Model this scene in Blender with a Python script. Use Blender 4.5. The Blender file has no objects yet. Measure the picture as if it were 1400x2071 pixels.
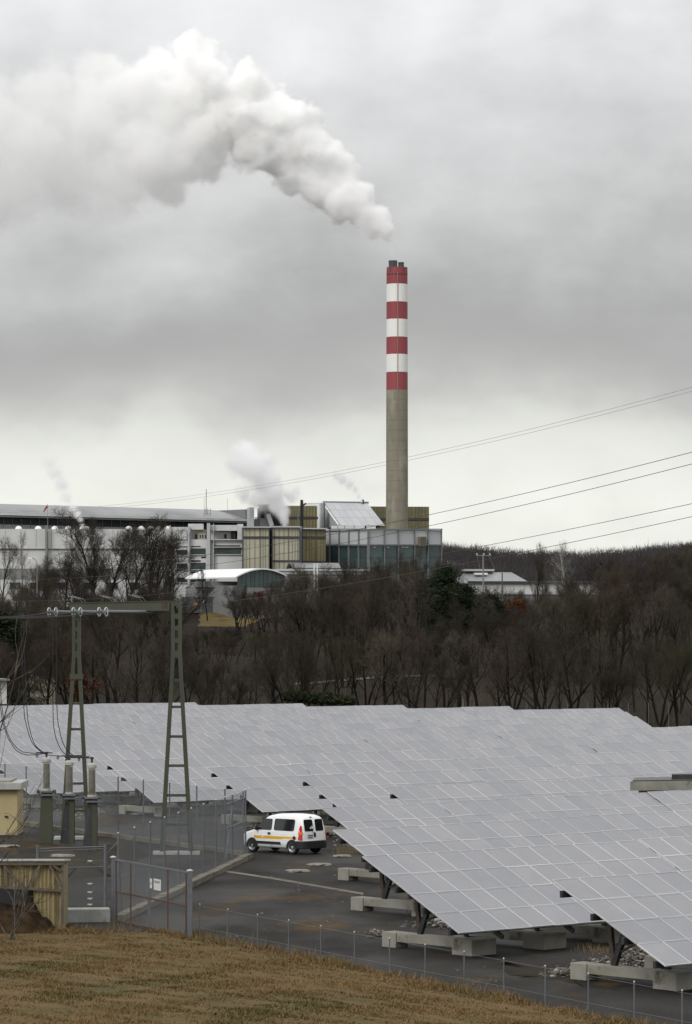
import bpy, bmesh, math, random
import numpy as np
from mathutils import Vector, Matrix

S = bpy.context.scene
COL = S.collection
# ------------------------------------------------------------------ camera
F = 7000.0            # focal length in pixels of a 1400 px wide frame
HY = 1275.0           # eye level row of that frame
CZ = 10.3             # height of the lens above the solar yard
cam_d = bpy.data.cameras.new('camera')
cam = bpy.data.objects.new('camera', cam_d); COL.objects.link(cam)
cam.location = (0, 0, CZ); cam.rotation_euler = (math.radians(90), 0, 0)
cam_d.sensor_fit = 'HORIZONTAL'; cam_d.sensor_width = 36.0
cam_d.lens = 36.0 * F / 1400.0
cam_d.shift_y = (HY - 1035.5) / 1400.0
cam_d.clip_start = 0.5; cam_d.clip_end = 20000
S.camera = cam
S.view_settings.view_transform = 'Standard'
try: S.view_settings.look = 'None'
except Exception: pass
S.view_settings.exposure = 0.15; S.view_settings.gamma = 1.0
S.view_settings.use_curve_mapping = False
S.render.engine = 'CYCLES'
S.cycles.max_bounces = 28
S.cycles.volume_bounces = 28
S.cycles.transparent_max_bounces = 16
S.cycles.use_denoising = True
S.cycles.sample_clamp_indirect = 4.0

# ------------------------------------------------------------------ overcast sky
SUN_EL, SUN_AZ = 38.0, 215.0     # degrees; behind cloud, high to the left
W = bpy.data.worlds.new('World'); S.world = W; W.use_nodes = True
nt = W.node_tree; nt.nodes.clear()
def wn(t, **k):
    n = nt.nodes.new(t)
    for a, b in k.items(): setattr(n, a, b)
    return n
def wl(a, b): nt.links.new(a, b)
def wmath(op, a, b=None, clamp=False):
    n = wn('ShaderNodeMath', operation=op); n.use_clamp = clamp
    for i, v in enumerate((a, b)):
        if v is None: continue
        if isinstance(v, (int, float)): n.inputs[i].default_value = v
        else: wl(v, n.inputs[i])
    return n.outputs[0]
out = wn('ShaderNodeOutputWorld')
sky = wn('ShaderNodeTexSky', sky_type='NISHITA'); sky.sun_disc = False
sky.sun_elevation = math.radians(SUN_EL); sky.sun_rotation = math.radians(SUN_AZ)
bg1 = wn('ShaderNodeBackground'); bg1.inputs[1].default_value = 0.05; wl(sky.outputs[0], bg1.inputs[0])
tc = wn('ShaderNodeTexCoord'); sep = wn('ShaderNodeSeparateXYZ'); wl(tc.outputs['Generated'], sep.inputs[0])
# cloud deck: layers that thin towards the horizon, seen nearly edge on
zc = wmath('MAXIMUM', sep.outputs[2], 0.0)
elev = wmath('ARCSINE', zc)                                   # radians above the horizon
mp = wn('ShaderNodeMapping'); mp.inputs['Scale'].default_value = (11.0, 11.0, 17.0)
wl(tc.outputs['Generated'], mp.inputs[0])
n1 = wn('ShaderNodeTexNoise'); n1.inputs['Scale'].default_value = 1.0; n1.inputs['Detail'].default_value = 4; n1.inputs['Roughness'].default_value = 0.45
wl(mp.outputs[0], n1.inputs['Vector'])
mp2 = wn('ShaderNodeMapping'); mp2.inputs['Scale'].default_value = (30.0, 30.0, 50.0); mp2.inputs['Location'].default_value = (3.1, 0.4, 1.7)
wl(tc.outputs['Generated'], mp2.inputs[0])
n2 = wn('ShaderNodeTexNoise'); n2.inputs['Scale'].default_value = 1.0; n2.inputs['Detail'].default_value = 7; n2.inputs['Roughness'].default_value = 0.55
wl(mp2.outputs[0], n2.inputs['Vector'])
w1 = wmath('SUBTRACT', n1.outputs[0], 0.5); w2 = wmath('SUBTRACT', n2.outputs[0], 0.5)
e2 = wmath('ADD', elev, wmath('ADD', wmath('MULTIPLY', w1, 0.075), wmath('MULTIPLY', w2, 0.028)))
ramp = wn('ShaderNodeValToRGB')
fac = wmath('DIVIDE', e2, 1.2, clamp=True)
wl(fac, ramp.inputs[0])
cr = ramp.color_ramp; cr.interpolation = 'B_SPLINE'
stops = [(0.0, (0.76, 0.78, 0.72)), (0.040, (0.81, 0.82, 0.76)), (0.052, (0.78, 0.79, 0.745)), (0.064, (0.52, 0.52, 0.505)),
         (0.082, (0.355, 0.355, 0.352)), (0.105, (0.46, 0.46, 0.462)), (0.130, (0.60, 0.60, 0.603)), (0.175, (0.76, 0.76, 0.768)),
         (0.30, (0.98, 0.985, 1.0)), (0.9, (1.60, 1.61, 1.64))]
while len(cr.elements) < len(stops): cr.elements.new(0.5)
for el, (p, c) in zip(cr.elements, [(a / 1.2, b) for a, b in stops]):
    el.position = p; el.color = (*c, 1)
mul = wmath('ADD', 1.0, wmath('ADD', wmath('MULTIPLY', w1, 0.30), wmath('MULTIPLY', w2, 0.30)))
bg2 = wn('ShaderNodeBackground'); wl(ramp.outputs[0], bg2.inputs[0]); wl(mul, bg2.inputs[1])
ms = wn('ShaderNodeMixShader'); ms.inputs[0].default_value = 0.96
wl(bg1.outputs[0], ms.inputs[1]); wl(bg2.outputs[0], ms.inputs[2]); wl(ms.outputs[0], out.inputs[0])

sun_d = bpy.data.lights.new('sun', 'SUN'); sun_d.energy = 1.5; sun_d.angle = math.radians(25)
sun_d.color = (1.0, 0.97, 0.92)
sun = bpy.data.objects.new('sun', sun_d); COL.objects.link(sun)
_a, _e = math.radians(SUN_AZ), math.radians(SUN_EL)
_sd = Vector((math.sin(_a) * math.cos(_e), math.cos(_a) * math.cos(_e), math.sin(_e)))   # towards the sun
sun.rotation_euler = _sd.to_track_quat('Z', 'Y').to_euler()

# ------------------------------------------------------------------ helpers
R = random.Random(7)
def P(x, y, D): return Vector(((x - 700.0) * D / F, D, CZ + (HY - y) * D / F))
def G(x, y):
    D = F * CZ / (y - HY); return Vector(((x - 700.0) * D / F, D, 0.0))
def lerp(a, b, t): return a + (b - a) * t
def interp(x, pts):
    if x <= pts[0][0]: return pts[0][1]
    for (a, b), (c, d) in zip(pts, pts[1:]):
        if x <= c:
            t = (x - a) / (c - a); t = t * t * (3 - 2 * t); return b + (d - b) * t
    return pts[-1][1]

class MB:
    def __init__(s): s.v = []; s.f = []; s.m = []
    def add(s, vs, fs, mi=0):
        o = len(s.v); s.v.extend([tuple(v) for v in vs])
        s.f.extend([tuple(i + o for i in f) for f in fs]); s.m.extend([mi] * len(fs))
    def hexa(s, a, b, mi=0):   # a, b: lists of n points, same winding
        n = len(a)
        fs = [tuple(reversed(range(n))), tuple(range(n, 2 * n))]
        fs += [(i, (i + 1) % n, n + (i + 1) % n, n + i) for i in range(n)]
        s.add(list(a) + list(b), fs, mi)
    def box(s, x0, x1, y0, y1, z0, z1, mi=0):
        s.hexa([(x0, y0, z0), (x1, y0, z0), (x1, y1, z0), (x0, y1, z0)], [(x0, y0, z1), (x1, y0, z1), (x1, y1, z1), (x0, y1, z1)], mi)
    def prism(s, poly, z0, z1, mi=0):
        s.hexa([(p[0], p[1], z0) for p in poly], [(p[0], p[1], z1) for p in poly], mi)
    def beam(s, p0, p1, w, h, mi=0, up=(0, 0, 1)):
        p0 = Vector(p0); p1 = Vector(p1); d = (p1 - p0).normalized(); up = Vector(up)
        if abs(d.dot(up)) > 0.98: up = Vector((0, 1, 0))
        a = d.cross(up).normalized(); b = a.cross(d)
        q = [(-w / 2, -h / 2), (w / 2, -h / 2), (w / 2, h / 2), (-w / 2, h / 2)]
        s.hexa([p0 + a * i + b * j for i, j in q], [p1 + a * i + b * j for i, j in q], mi)
    def tube(s, pts, r, n=6, mi=0, cap=True):
        pts = [Vector(p) for p in pts]; rs = r if isinstance(r, (list, tuple)) else [r] * len(pts)
        vs = []; fs = []; a = None
        for i, p in enumerate(pts):
            d = (pts[min(i + 1, len(pts) - 1)] - pts[max(i - 1, 0)])
            if d.length < 1e-9: d = Vector((0, 0, 1))
            d.normalize()
            if a is None: a = d.orthogonal().normalized()
            else:
                a = a - d * a.dot(d)
                a = a.normalized() if a.length > 1e-6 else d.orthogonal().normalized()
            b = d.cross(a)
            for k in range(n):
                t = 2 * math.pi * k / n; vs.append(p + (a * math.cos(t) + b * math.sin(t)) * rs[i])
        for i in range(len(pts) - 1):
            for k in range(n):
                fs.append((i * n + k, i * n + (k + 1) % n, (i + 1) * n + (k + 1) % n, (i + 1) * n + k))
        if cap: fs.append(tuple(reversed(range(n)))); fs.append(tuple(range((len(pts) - 1) * n, len(pts) * n)))
        s.add(vs, fs, mi)
    def lathe(s, c, prof, n=16, mi=0, cap=True):   # prof: (r, z)
        c = Vector(c); vs = []; fs = []
        for r, z in prof:
            for k in range(n):
                t = 2 * math.pi * k / n; vs.append((c.x + r * math.cos(t), c.y + r * math.sin(t), c.z + z))
        for i in range(len(prof) - 1):
            for k in range(n):
                fs.append((i * n + k, i * n + (k + 1) % n, (i + 1) * n + (k + 1) % n, (i + 1) * n + k))
        if cap: fs.append(tuple(reversed(range(n)))); fs.append(tuple(range((len(prof) - 1) * n, len(prof) * n)))
        s.add(vs, fs, mi)
    def build(s, name, mats, parent=None, smooth=False, bevel=0):
        off = Vector((0, 0, 0))
        me = bpy.data.meshes.new(name)
        if parent is not None:
            M = wmat(parent).inverted()
            me.from_pydata([tuple(M @ Vector(v)) for v in s.v], [], s.f)
        else: me.from_pydata(s.v, [], s.f)
        if not isinstance(mats, (list, tuple)): mats = [mats]
        for m in mats: me.materials.append(m)
        me.polygons.foreach_set('material_index', s.m)
        if smooth: me.polygons.foreach_set('use_smooth', [True] * len(me.polygons))
        me.update()
        o = bpy.data.objects.new(name, me); COL.objects.link(o)
        if parent is not None: o.parent = parent
        if bevel:
            b = o.modifiers.new('bevel', 'BEVEL'); b.width = bevel; b.segments = 2; b.limit_method = 'ANGLE'
        return o

def wmat(o):
    M = Matrix.LocRotScale(o.location, o.rotation_euler, o.scale)
    return wmat(o.parent) @ M if o.parent else M
def tag(o, label=None, cat=None, group=None, kind=None):
    if label: o['label'] = label
    if cat: o['category'] = cat
    if group: o['group'] = group
    if kind: o['kind'] = kind
    return o
def empty(name, loc, label=None, cat=None, group=None, rz=0.0):
    o = bpy.data.objects.new(name, None); COL.objects.link(o); o.location = loc; o.rotation_euler = (0, 0, rz)
    o.empty_display_size = 0.2
    return tag(o, label, cat, group)
def copy_tree(o, parent=None):
    c = o.copy(); COL.objects.link(c)
    if parent is not None: c.parent = parent
    for ch in KIDS.get(o.name, ()): copy_tree(ch, c)
    return c
KIDS = {}
def index_kids(root):
    def rec(o):
        ks = [c for c in bpy.data.objects if c.parent == o]
        KIDS[o.name] = ks
        for k in ks: rec(k)
    rec(root)
def np_mesh(name, V, Fa, mat, n=3, mi=None):
    me = bpy.data.meshes.new(name)
    V = np.asarray(V, dtype=np.float32); Fa = np.asarray(Fa, dtype=np.int32)
    me.vertices.add(len(V)); me.vertices.foreach_set('co', V.ravel())
    me.loops.add(Fa.size); me.loops.foreach_set('vertex_index', Fa.ravel())
    me.polygons.add(len(Fa)); me.polygons.foreach_set('loop_start', np.arange(0, Fa.size, n, dtype=np.int32))
    me.polygons.foreach_set('loop_total', np.full(len(Fa), n, dtype=np.int32))
    for m in (mat if isinstance(mat, (list, tuple)) else [mat]): me.materials.append(m)
    if mi is not None: me.polygons.foreach_set('material_index', np.asarray(mi, dtype=np.int32))
    me.update(calc_edges=True); me.validate()
    return me

# ------------------------------------------------------------------ materials
def lin(c): return tuple(c)
def mat(name, col, rough=0.7, metal=0.0, spec=0.5, col2=None, scale=1.0, detail=5, bump=0.0, bscale=None, rnd=0.0, contrast=(0.35, 0.65), stretch=(1, 1, 1),
        col3=None, scale3=0.2, contrast3=(0.5, 0.62), coat=0.0, alpha=None, obj=True):
    m = bpy.data.materials.new(name); m.use_nodes = True; t = m.node_tree; b = t.nodes['Principled BSDF']
    b.inputs['Roughness'].default_value = rough; b.inputs['Metallic'].default_value = metal
    b.inputs['Specular IOR Level'].default_value = spec; b.inputs['Coat Weight'].default_value = coat
    b.inputs['Base Color'].default_value = (*col, 1)
    L = t.links.new
    geo = t.nodes.new('ShaderNodeTexCoord' if obj else 'ShaderNodeNewGeometry')
    vec = geo.outputs['Object'] if obj else geo.outputs['Position']
    mp = t.nodes.new('ShaderNodeMapping'); L(vec, mp.inputs[0]); mp.inputs['Scale'].default_value = stretch
    cur = None
    if col2 is not None:
        n = t.nodes.new('ShaderNodeTexNoise'); n.inputs['Scale'].default_value = scale; n.inputs['Detail'].default_value = detail; n.inputs['Roughness'].default_value = 0.6
        L(mp.outputs[0], n.inputs['Vector'])
        r = t.nodes.new('ShaderNodeMapRange'); r.inputs[1].default_value = contrast[0]; r.inputs[2].default_value = contrast[1]; L(n.outputs[0], r.inputs[0])
        mx = t.nodes.new('ShaderNodeMix'); mx.data_type = 'RGBA'; mx.inputs['A'].default_value = (*col, 1); mx.inputs['B'].default_value = (*col2, 1)
        L(r.outputs[0], mx.inputs['Factor']); cur = mx.outputs['Result']
    if col3 is not None:
        n = t.nodes.new('ShaderNodeTexNoise'); n.inputs['Scale'].default_value = scale3; n.inputs['Detail'].default_value = 6; n.inputs['Roughness'].default_value = 0.65
        mpp = t.nodes.new('ShaderNodeMapping'); L(vec, mpp.inputs[0]); mpp.inputs['Location'].default_value = (13.1, 4.2, 7.7); mpp.inputs['Scale'].default_value = stretch
        L(mpp.outputs[0], n.inputs['Vector'])
        r = t.nodes.new('ShaderNodeMapRange'); r.inputs[1].default_value = contrast3[0]; r.inputs[2].default_value = contrast3[1]; L(n.outputs[0], r.inputs[0])
        mx = t.nodes.new('ShaderNodeMix'); mx.data_type = 'RGBA'; mx.inputs['B'].default_value = (*col3, 1)
        if cur is not None: L(cur, mx.inputs['A'])
        else: mx.inputs['A'].default_value = (*col, 1)
        L(r.outputs[0], mx.inputs['Factor']); cur = mx.outputs['Result']
    if rnd:
        oi = t.nodes.new('ShaderNodeObjectInfo'); mr = t.nodes.new('ShaderNodeMapRange'); L(oi.outputs['Random'], mr.inputs[0])
        mr.inputs[3].default_value = 1 - rnd; mr.inputs[4].default_value = 1 + rnd
        vm = t.nodes.new('ShaderNodeVectorMath'); vm.operation = 'SCALE'
        if cur is not None: L(cur, vm.inputs[0])
        else: vm.inputs[0].default_value = col
        L(mr.outputs[0], vm.inputs['Scale']); cur = vm.outputs[0]
    if cur is not None: L(cur, b.inputs['Base Color'])
    if bump:
        n = t.nodes.new('ShaderNodeTexNoise'); n.inputs['Scale'].default_value = bscale or scale * 3; n.inputs['Detail'].default_value = 4
        L(mp.outputs[0], n.inputs['Vector']); bp = t.nodes.new('ShaderNodeBump'); bp.inputs['Strength'].default_value = 0.6
        bp.inputs['Distance'].default_value = bump; L(n.outputs[0], bp.inputs['Height']); L(bp.outputs[0], b.inputs['Normal'])
    return m

M = {}
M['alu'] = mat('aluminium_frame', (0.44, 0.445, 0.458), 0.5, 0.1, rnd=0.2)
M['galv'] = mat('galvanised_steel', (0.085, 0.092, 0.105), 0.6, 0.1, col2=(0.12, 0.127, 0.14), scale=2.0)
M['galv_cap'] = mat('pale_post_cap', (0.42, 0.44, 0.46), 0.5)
M['rust'] = mat('rusty_steel', (0.10, 0.045, 0.025), 0.8, col2=(0.05, 0.03, 0.025), scale=3)
M['dark_steel'] = mat('dark_painted_steel', (0.018, 0.02, 0.023), 0.5, col2=(0.035, 0.035, 0.036), scale=2)
M['rusty_leg'] = mat('brown_stained_steel', (0.085, 0.055, 0.042), 0.8, col2=(0.03, 0.028, 0.028), scale=3)
M['green_steel'] = mat('olive_green_painted_steel', (0.034, 0.039, 0.021), 0.6, col2=(0.046, 0.052, 0.029), scale=0.8, col3=(0.10, 0.05, 0.02), scale3=1.2, contrast3=(0.66, 0.72))
M['concrete'] = mat('weathered_concrete', (0.28, 0.275, 0.24), 0.9, col2=(0.20, 0.195, 0.16), scale=1.2, bump=0.01, col3=(0.07, 0.06, 0.045), scale3=0.9, contrast3=(0.60, 0.72))
M['pale_concrete'] = mat('pale_concrete', (0.40, 0.41, 0.39), 0.9, col2=(0.28, 0.29, 0.26), scale=1.5, bump=0.01)
M['porcelain'] = mat('grey_porcelain', (0.27, 0.25, 0.21), 0.35, col2=(0.2, 0.19, 0.16), scale=3)
M['pale_porcelain'] = mat('pale_porcelain_cap', (0.36, 0.355, 0.32), 0.35)
M['cable'] = mat('black_cable', (0.02, 0.02, 0.022), 0.6)
M['wire'] = mat('grey_overhead_wire', (0.24, 0.24, 0.24), 0.6)
M['wire_low'] = mat('dull_overhead_wire', (0.045, 0.045, 0.045), 0.8)
M['white'] = mat('white_coated_metal', (0.72, 0.74, 0.74), 0.5, col2=(0.62, 0.64, 0.64), scale=0.3)
# solar glass: grey, satin under the overcast, wet-speckled
def solar_glass():
    m = bpy.data.materials.new('solar_glass'); m.use_nodes = True; t = m.node_tree; L = t.links.new
    b = t.nodes['Principled BSDF']; tcn = t.nodes.new('ShaderNodeTexCoord')
    oi = t.nodes.new('ShaderNodeObjectInfo')
    add = t.nodes.new('ShaderNodeVectorMath'); add.operation = 'ADD'
    cb = t.nodes.new('ShaderNodeCombineXYZ'); L(oi.outputs['Random'], cb.inputs[0]); L(oi.outputs['Random'], cb.inputs[1])
    sc = t.nodes.new('ShaderNodeVectorMath'); sc.operation = 'SCALE'; sc.inputs['Scale'].default_value = 40
    L(cb.outputs[0], sc.inputs[0]); L(tcn.outputs['Object'], add.inputs[0]); L(sc.outputs[0], add.inputs[1])
    n = t.nodes.new('ShaderNodeTexNoise'); n.inputs['Scale'].default_value = 26; n.inputs['Detail'].default_value = 6; n.inputs['Roughness'].default_value = 0.75
    L(add.outputs[0], n.inputs['Vector'])
    n2 = t.nodes.new('ShaderNodeTexNoise'); n2.inputs['Scale'].default_value = 1.3; n2.inputs['Detail'].default_value = 3
    L(add.outputs[0], n2.inputs['Vector'])
    r = t.nodes.new('ShaderNodeMapRange'); r.inputs[1].default_value = 0.3; r.inputs[2].default_value = 0.7; r.inputs[3].default_value = 0.78; r.inputs[4].default_value = 1.26
    L(n.outputs[0], r.inputs[0])
    r2 = t.nodes.new('ShaderNodeMapRange'); r2.inputs[1].default_value = 0.3; r2.inputs[2].default_value = 0.7; r2.inputs[3].default_value = 0.93; r2.inputs[4].default_value = 1.07
    L(n2.outputs[0], r2.inputs[0])
    r3 = t.nodes.new('ShaderNodeMapRange'); r3.inputs[3].default_value = 0.93; r3.inputs[4].default_value = 1.07; L(oi.outputs['Random'], r3.inputs[0])
    m1 = t.nodes.new('ShaderNodeMath'); m1.operation = 'MULTIPLY'; L(r.outputs[0], m1.inputs[0]); L(r2.outputs[0], m1.inputs[1])
    m2 = t.nodes.new('ShaderNodeMath'); m2.operation = 'MULTIPLY'; L(m1.outputs[0], m2.inputs[0]); L(r3.outputs[0], m2.inputs[1])
    mr = t.nodes.new('ShaderNodeMix'); mr.data_type = 'RGBA'; mr.inputs['A'].default_value = (0.152, 0.156, 0.176, 1); mr.inputs['B'].default_value = (0.167, 0.168, 0.178, 1)
    L(oi.outputs['Random'], mr.inputs['Factor'])
    vm = t.nodes.new('ShaderNodeVectorMath'); vm.operation = 'SCALE'; L(mr.outputs['Result'], vm.inputs[0]); L(m2.outputs[0], vm.inputs['Scale'])
    L(vm.outputs[0], b.inputs['Base Color'])
    b.inputs['Roughness'].default_value = 0.42; b.inputs['Specular IOR Level'].default_value = 0.6
    b.inputs['Coat Weight'].default_value = 0.5; b.inputs['Coat Roughness'].default_value = 0.22
    return m
M['solar'] = solar_glass()

# ------------------------------------------------------------------ terrain
def slope_px(X, D): return 700 + F * X / D
BP = Vector((-5.1, 116.0)); BD = Vector((12.1, -25.4)).normalized()      # foot of the bank on the right
def bank_dist(X, D):
    d1 = (X - BP.x) * BD.y - (D - BP.y) * BD.x       # behind the slanting foot, towards the camera
    d2 = 117.8 - D
    return d1, d2
def smin(a, b, k):
    h = max(k - abs(a - b), 0) / k
    return min(a, b) - h * h * k * 0.25
def zbank(X, D):
    d1, d2 = bank_dist(X, D)
    v = smin(0.11 * d1, 0.030 * d2, 0.15)
    if v > 0 and D < 78: v += (78 - D) ** 1.15 * 0.038
    return v
def zland(X, D):
    z = interp(D, [(352, 0.0), (372, -0.9), (430, -0.4), (495, 2.7), (520, 3.1), (600, 5.6), (690, 9.0), (735, 11.0), (764, 14.6), (820, 15.0), (1400, 16.0), (2000, 34), (2700, 62), (3300, 66), (4500, 60), (9000, 40)])
    # wooded spur on the right
    x = slope_px(X, D)
    if D > 520:
        t = min(1, max(0, (x - 980) / 420.0)); u = interp(D, [(520, 0), (1150, 1), (1500, 1), (1900, 0.2), (2600, 0)])
        z += 8 * t * u
    z += 0.5 * math.sin(X * 0.11 + D * 0.05) * min(1, max(0, (D - 372) / 40)) + 1.5 * math.sin(X * 0.021 + 1.3) * min(1, max(0, (D - 1400) / 600)) * 3
    return z

def sheet(name, us, ds, zf, mats, matf=None, keep=None):
    """us: lateral positions as fraction of depth; ds: depths"""
    nu, nd = len(us), len(ds)
    V = []; Fc = []; mi = []
    for d in ds:
        for u in us: V.append((u * d if abs(u) < 50 else u, d, zf(u * d, d)))
    for j in range(nd - 1):
        for i in range(nu - 1):
            cx = (us[i] + us[i + 1]) / 2 * (ds[j] + ds[j + 1]) / 2; cd = (ds[j] + ds[j + 1]) / 2
            if keep and not keep(cx, cd): continue
            Fc.append((j * nu + i, j * nu + i + 1, (j + 1) * nu + i + 1, (j + 1) * nu + i)); mi.append(matf(cx, cd) if matf else 0)
    me = np_mesh(name, V, Fc, mats, 4, mi)
    me.polygons.foreach_set('use_smooth', [True] * len(me.polygons))
    o = bpy.data.objects.new(name, me); COL.objects.link(o)
    return o

def asphalt_mat():
    m = mat('wet_worn_asphalt', (0.0150, 0.0142, 0.0125), 0.75, spec=0.12, col2=(0.031, 0.0297, 0.027), scale=0.35, detail=8, contrast=(0.35, 0.62), bump=0.012, bscale=14,
            col3=(0.060, 0.036, 0.012), scale3=0.36, contrast3=(0.55, 0.68), obj=False, stretch=(0.9, 0.42, 1))
    t = m.node_tree; L = t.links.new; b = t.nodes['Principled BSDF']
    g = t.nodes.new('ShaderNodeNewGeometry')
    mpn = t.nodes.new('ShaderNodeMapping'); mpn.inputs['Scale'].default_value = (0.22, 0.10, 1); L(g.outputs['Position'], mpn.inputs[0])
    n = t.nodes.new('ShaderNodeTexNoise'); n.inputs['Scale'].default_value = 1.0; n.inputs['Detail'].default_value = 5; L(mpn.outputs[0], n.inputs['Vector'])
    r = t.nodes.new('ShaderNodeMapRange'); r.inputs[1].default_value = 0.42; r.inputs[2].default_value = 0.60; r.inputs[3].default_value = 0.95; r.inputs[4].default_value = 0.66
    L(n.outputs[0], r.inputs[0]); L(r.outputs[0], b.inputs['Roughness'])
    # fine grit
    src = b.inputs['Base Color'].links[0].from_socket
    g2 = t.nodes.new('ShaderNodeTexNoise'); g2.inputs['Scale'].default_value = 9; g2.inputs['Detail'].default_value = 6; g2.inputs['Roughness'].default_value = 0.8; L(g.outputs['Position'], g2.inputs['Vector'])
    rr = t.nodes.new('ShaderNodeMapRange'); rr.inputs[1].default_value = 0.3; rr.inputs[2].default_value = 0.7; rr.inputs[3].default_value = 0.6; rr.inputs[4].default_value = 1.5; L(g2.outputs[0], rr.inputs[0])
    vm = t.nodes.new('ShaderNodeVectorMath'); vm.operation = 'SCALE'; L(src, vm.inputs[0]); L(rr.outputs[0], vm.inputs['Scale']); L(vm.outputs[0], b.inputs['Base Color'])
    return m
M['asphalt'] = asphalt_mat()
M['bank'] = mat('dry_winter_turf', (0.115, 0.079, 0.037), 1.0, spec=0.1, col2=(0.070, 0.060, 0.024), scale=0.55, contrast=(0.40, 0.66), col3=(0.13, 0.085, 0.038), scale3=0.35, contrast3=(0.48, 0.66), bump=0.05, bscale=6, obj=False)
M['litter'] = mat('leaf_litter', (0.026, 0.019, 0.014), 1.0, spec=0.1, col2=(0.014, 0.012, 0.008), scale=0.09, col3=(0.034, 0.026, 0.016), scale3=0.04, contrast3=(0.52, 0.66), obj=False)
M['mound'] = mat('dry_yellow_grass', (0.155, 0.118, 0.050), 1.0, spec=0.1, col2=(0.085, 0.070, 0.030), scale=0.35, contrast=(0.4, 0.65), obj=False)
M['gravel'] = mat('pale_gravel', (0.15, 0.14, 0.13), 1.0, spec=0.2, col2=(0.09, 0.08, 0.07), scale=0.6, obj=False)
M['far_litter'] = mat('haze_tinted_forest_floor', (0.025, 0.023, 0.025), 1.0, spec=0.0, col2=(0.016, 0.014, 0.015), scale=0.01, obj=False)  # slight violet cast carries the distance haze in the floor colour

lin_ = lambda a, b, n: [a + (b - a) * i / (n - 1) for i in range(n)]
# one ground sheet under everything, out to the horizon
us = lin_(-1.6, 1.6, 65)
ds = [4, 12, 20, 30, 40, 52, 64, 78, 95, 120, 160, 220, 300] + lin_(360, 1500, 60) + [1600 + 100 * i for i in range(34)] + [6000, 8000]
def zground(X, D):
    if D < 360: return (zbank(X, D) if D < 118 else 0) - 0.35 if D < 78 else -0.4
    return zland(X, D) - (0.35 if D < 800 else 0.15)
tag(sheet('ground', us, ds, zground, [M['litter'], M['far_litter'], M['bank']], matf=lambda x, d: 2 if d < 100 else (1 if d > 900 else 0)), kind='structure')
# yard
yard = MB()
yard.add([(-60, 60, 0), (60, 60, 0), (120, 352, 0), (-120, 352, 0)], [(0, 1, 2, 3)])
ya = yard.build('asphalt_yard', M['asphalt']); ya['kind'] = 'structure'
# bank in front
def bank_keep(X, D):
    d1, d2 = bank_dist(X, D); return d1 > -0.5 and d2 > -0.5
bus = lin_(-0.45, 0.32, 150); bds = [10, 16, 24, 32, 42, 52, 60, 66, 72] + lin_(76, 118.6, 90)
def zb(X, D):
    return zbank(X, D) + 0.03 + 0.05 * math.sin(X * 3.1 + math.sin(D * 2.3)) * math.sin(D * 1.7)*0.7
tag(sheet('grass_bank', bus, bds, zb, M['bank'], keep=bank_keep), kind='structure')
# wooded slope behind the yard
wus = lin_(-0.17, 0.17, 70)
tag(sheet('wooded_slope', wus, lin_(351, 900, 90), zland, M['litter']), kind='structure')

# grass blades on the bank (uncountable)
def grass_blades():
    rg = np.random.default_rng(3)
    N = 260000
    D = rg.uniform(78, 118.4, N); X = rg.uniform(-0.112, 0.10, N) * D
    d1 = (X - BP.x) * BD.y - (D - BP.y) * BD.x
    ok = (d1 > -0.35) & (117.8 - D > -0.35); D = D[ok]; X = X[ok]; d1 = d1[ok]
    # tufts: keep more where a slow pattern is high
    pat = np.sin(X * 1.3 + 2 * np.sin(D * 0.31)) * np.sin(D * 0.9 + np.sin(X * 0.8)) + 0.5 * np.sin(X * 4.1 + D * 2.9)
    ok = rg.uniform(-1.6, 1.0, len(X)) < pat; X = X[ok]; D = D[ok]; d1 = d1[ok]; pat = pat[ok]
    n = len(X)
    edge = np.clip(1 - np.minimum(d1, 117.8 - D) / 1.2, 0, 1)
    h = rg.uniform(0.025, 0.085, n) * (1 + 0.4 * np.clip(pat, -1, 1)) * (1 + 2.2 * edge)
    z = np.array([zb(a, b) for a, b in zip(X, D)]) - 0.02
    th = rg.uniform(0, math.pi, n); w = rg.uniform(0.012, 0.028, n)
    lx = rg.normal(0, 0.6, n) * h; ly = rg.normal(0, 0.6, n) * h
    V = np.empty((n * 3, 3), np.float32)
    V[0::3] = np.stack([X - np.cos(th) * w, D - np.sin(th) * w, z], 1)
    V[1::3] = np.stack([X + np.cos(th) * w, D + np.sin(th) * w, z], 1)
    V[2::3] = np.stack([X + lx, D + ly, z + h], 1)
    Fc = np.arange(n * 3).reshape(-1, 3)
    mats = [mat('straw_blade', (0.175, 0.118, 0.056), 1, spec=0.1), mat('brown_blade', (0.105, 0.072, 0.031), 1, spec=0.1), mat('olive_blade', (0.066, 0.064, 0.022), 1, spec=0.1)]
    slow = np.sin(X * 0.35 + D * 0.21) + np.sin(X * 0.9 - D * 0.37) + rg.normal(0, 0.9, n)
    mi = np.where(slow > 0.9, 0, np.where(slow < -1.3, 2, np.where(rg.random(n) < 0.35, 0, 1)))
    mi = np.where((edge > 0.4) & (rg.random(n) < 0.5), 0, mi)
    me = np_mesh('grass', V, Fc, mats, 3, mi)
    o = bpy.data.objects.new('grass', me); COL.objects.link(o)
    tag(o, 'short dry winter grass on the bank in front', 'grass', kind='stuff')
grass_blades()

# ------------------------------------------------------------------ solar field
TH = math.radians(43.0); rd = Vector((math.cos(TH), math.sin(TH), 0)); pd = Vector((-math.sin(TH), math.cos(TH), 0))
PW, GAP, RUN, Z0, Z1 = 1.086, 0.05, 4.4, 0.90, 3.076
TW = 6 * PW + GAP
def rc(r, c, z=0): return rd * r + pd * c + Vector((0, 0, z))
def local_slope(y): return Z0 + (Z1 - Z0) * y / RUN
tilt = math.atan2(Z1 - Z0, RUN); SL = math.hypot(RUN, Z1 - Z0); PH = SL / 4

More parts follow.
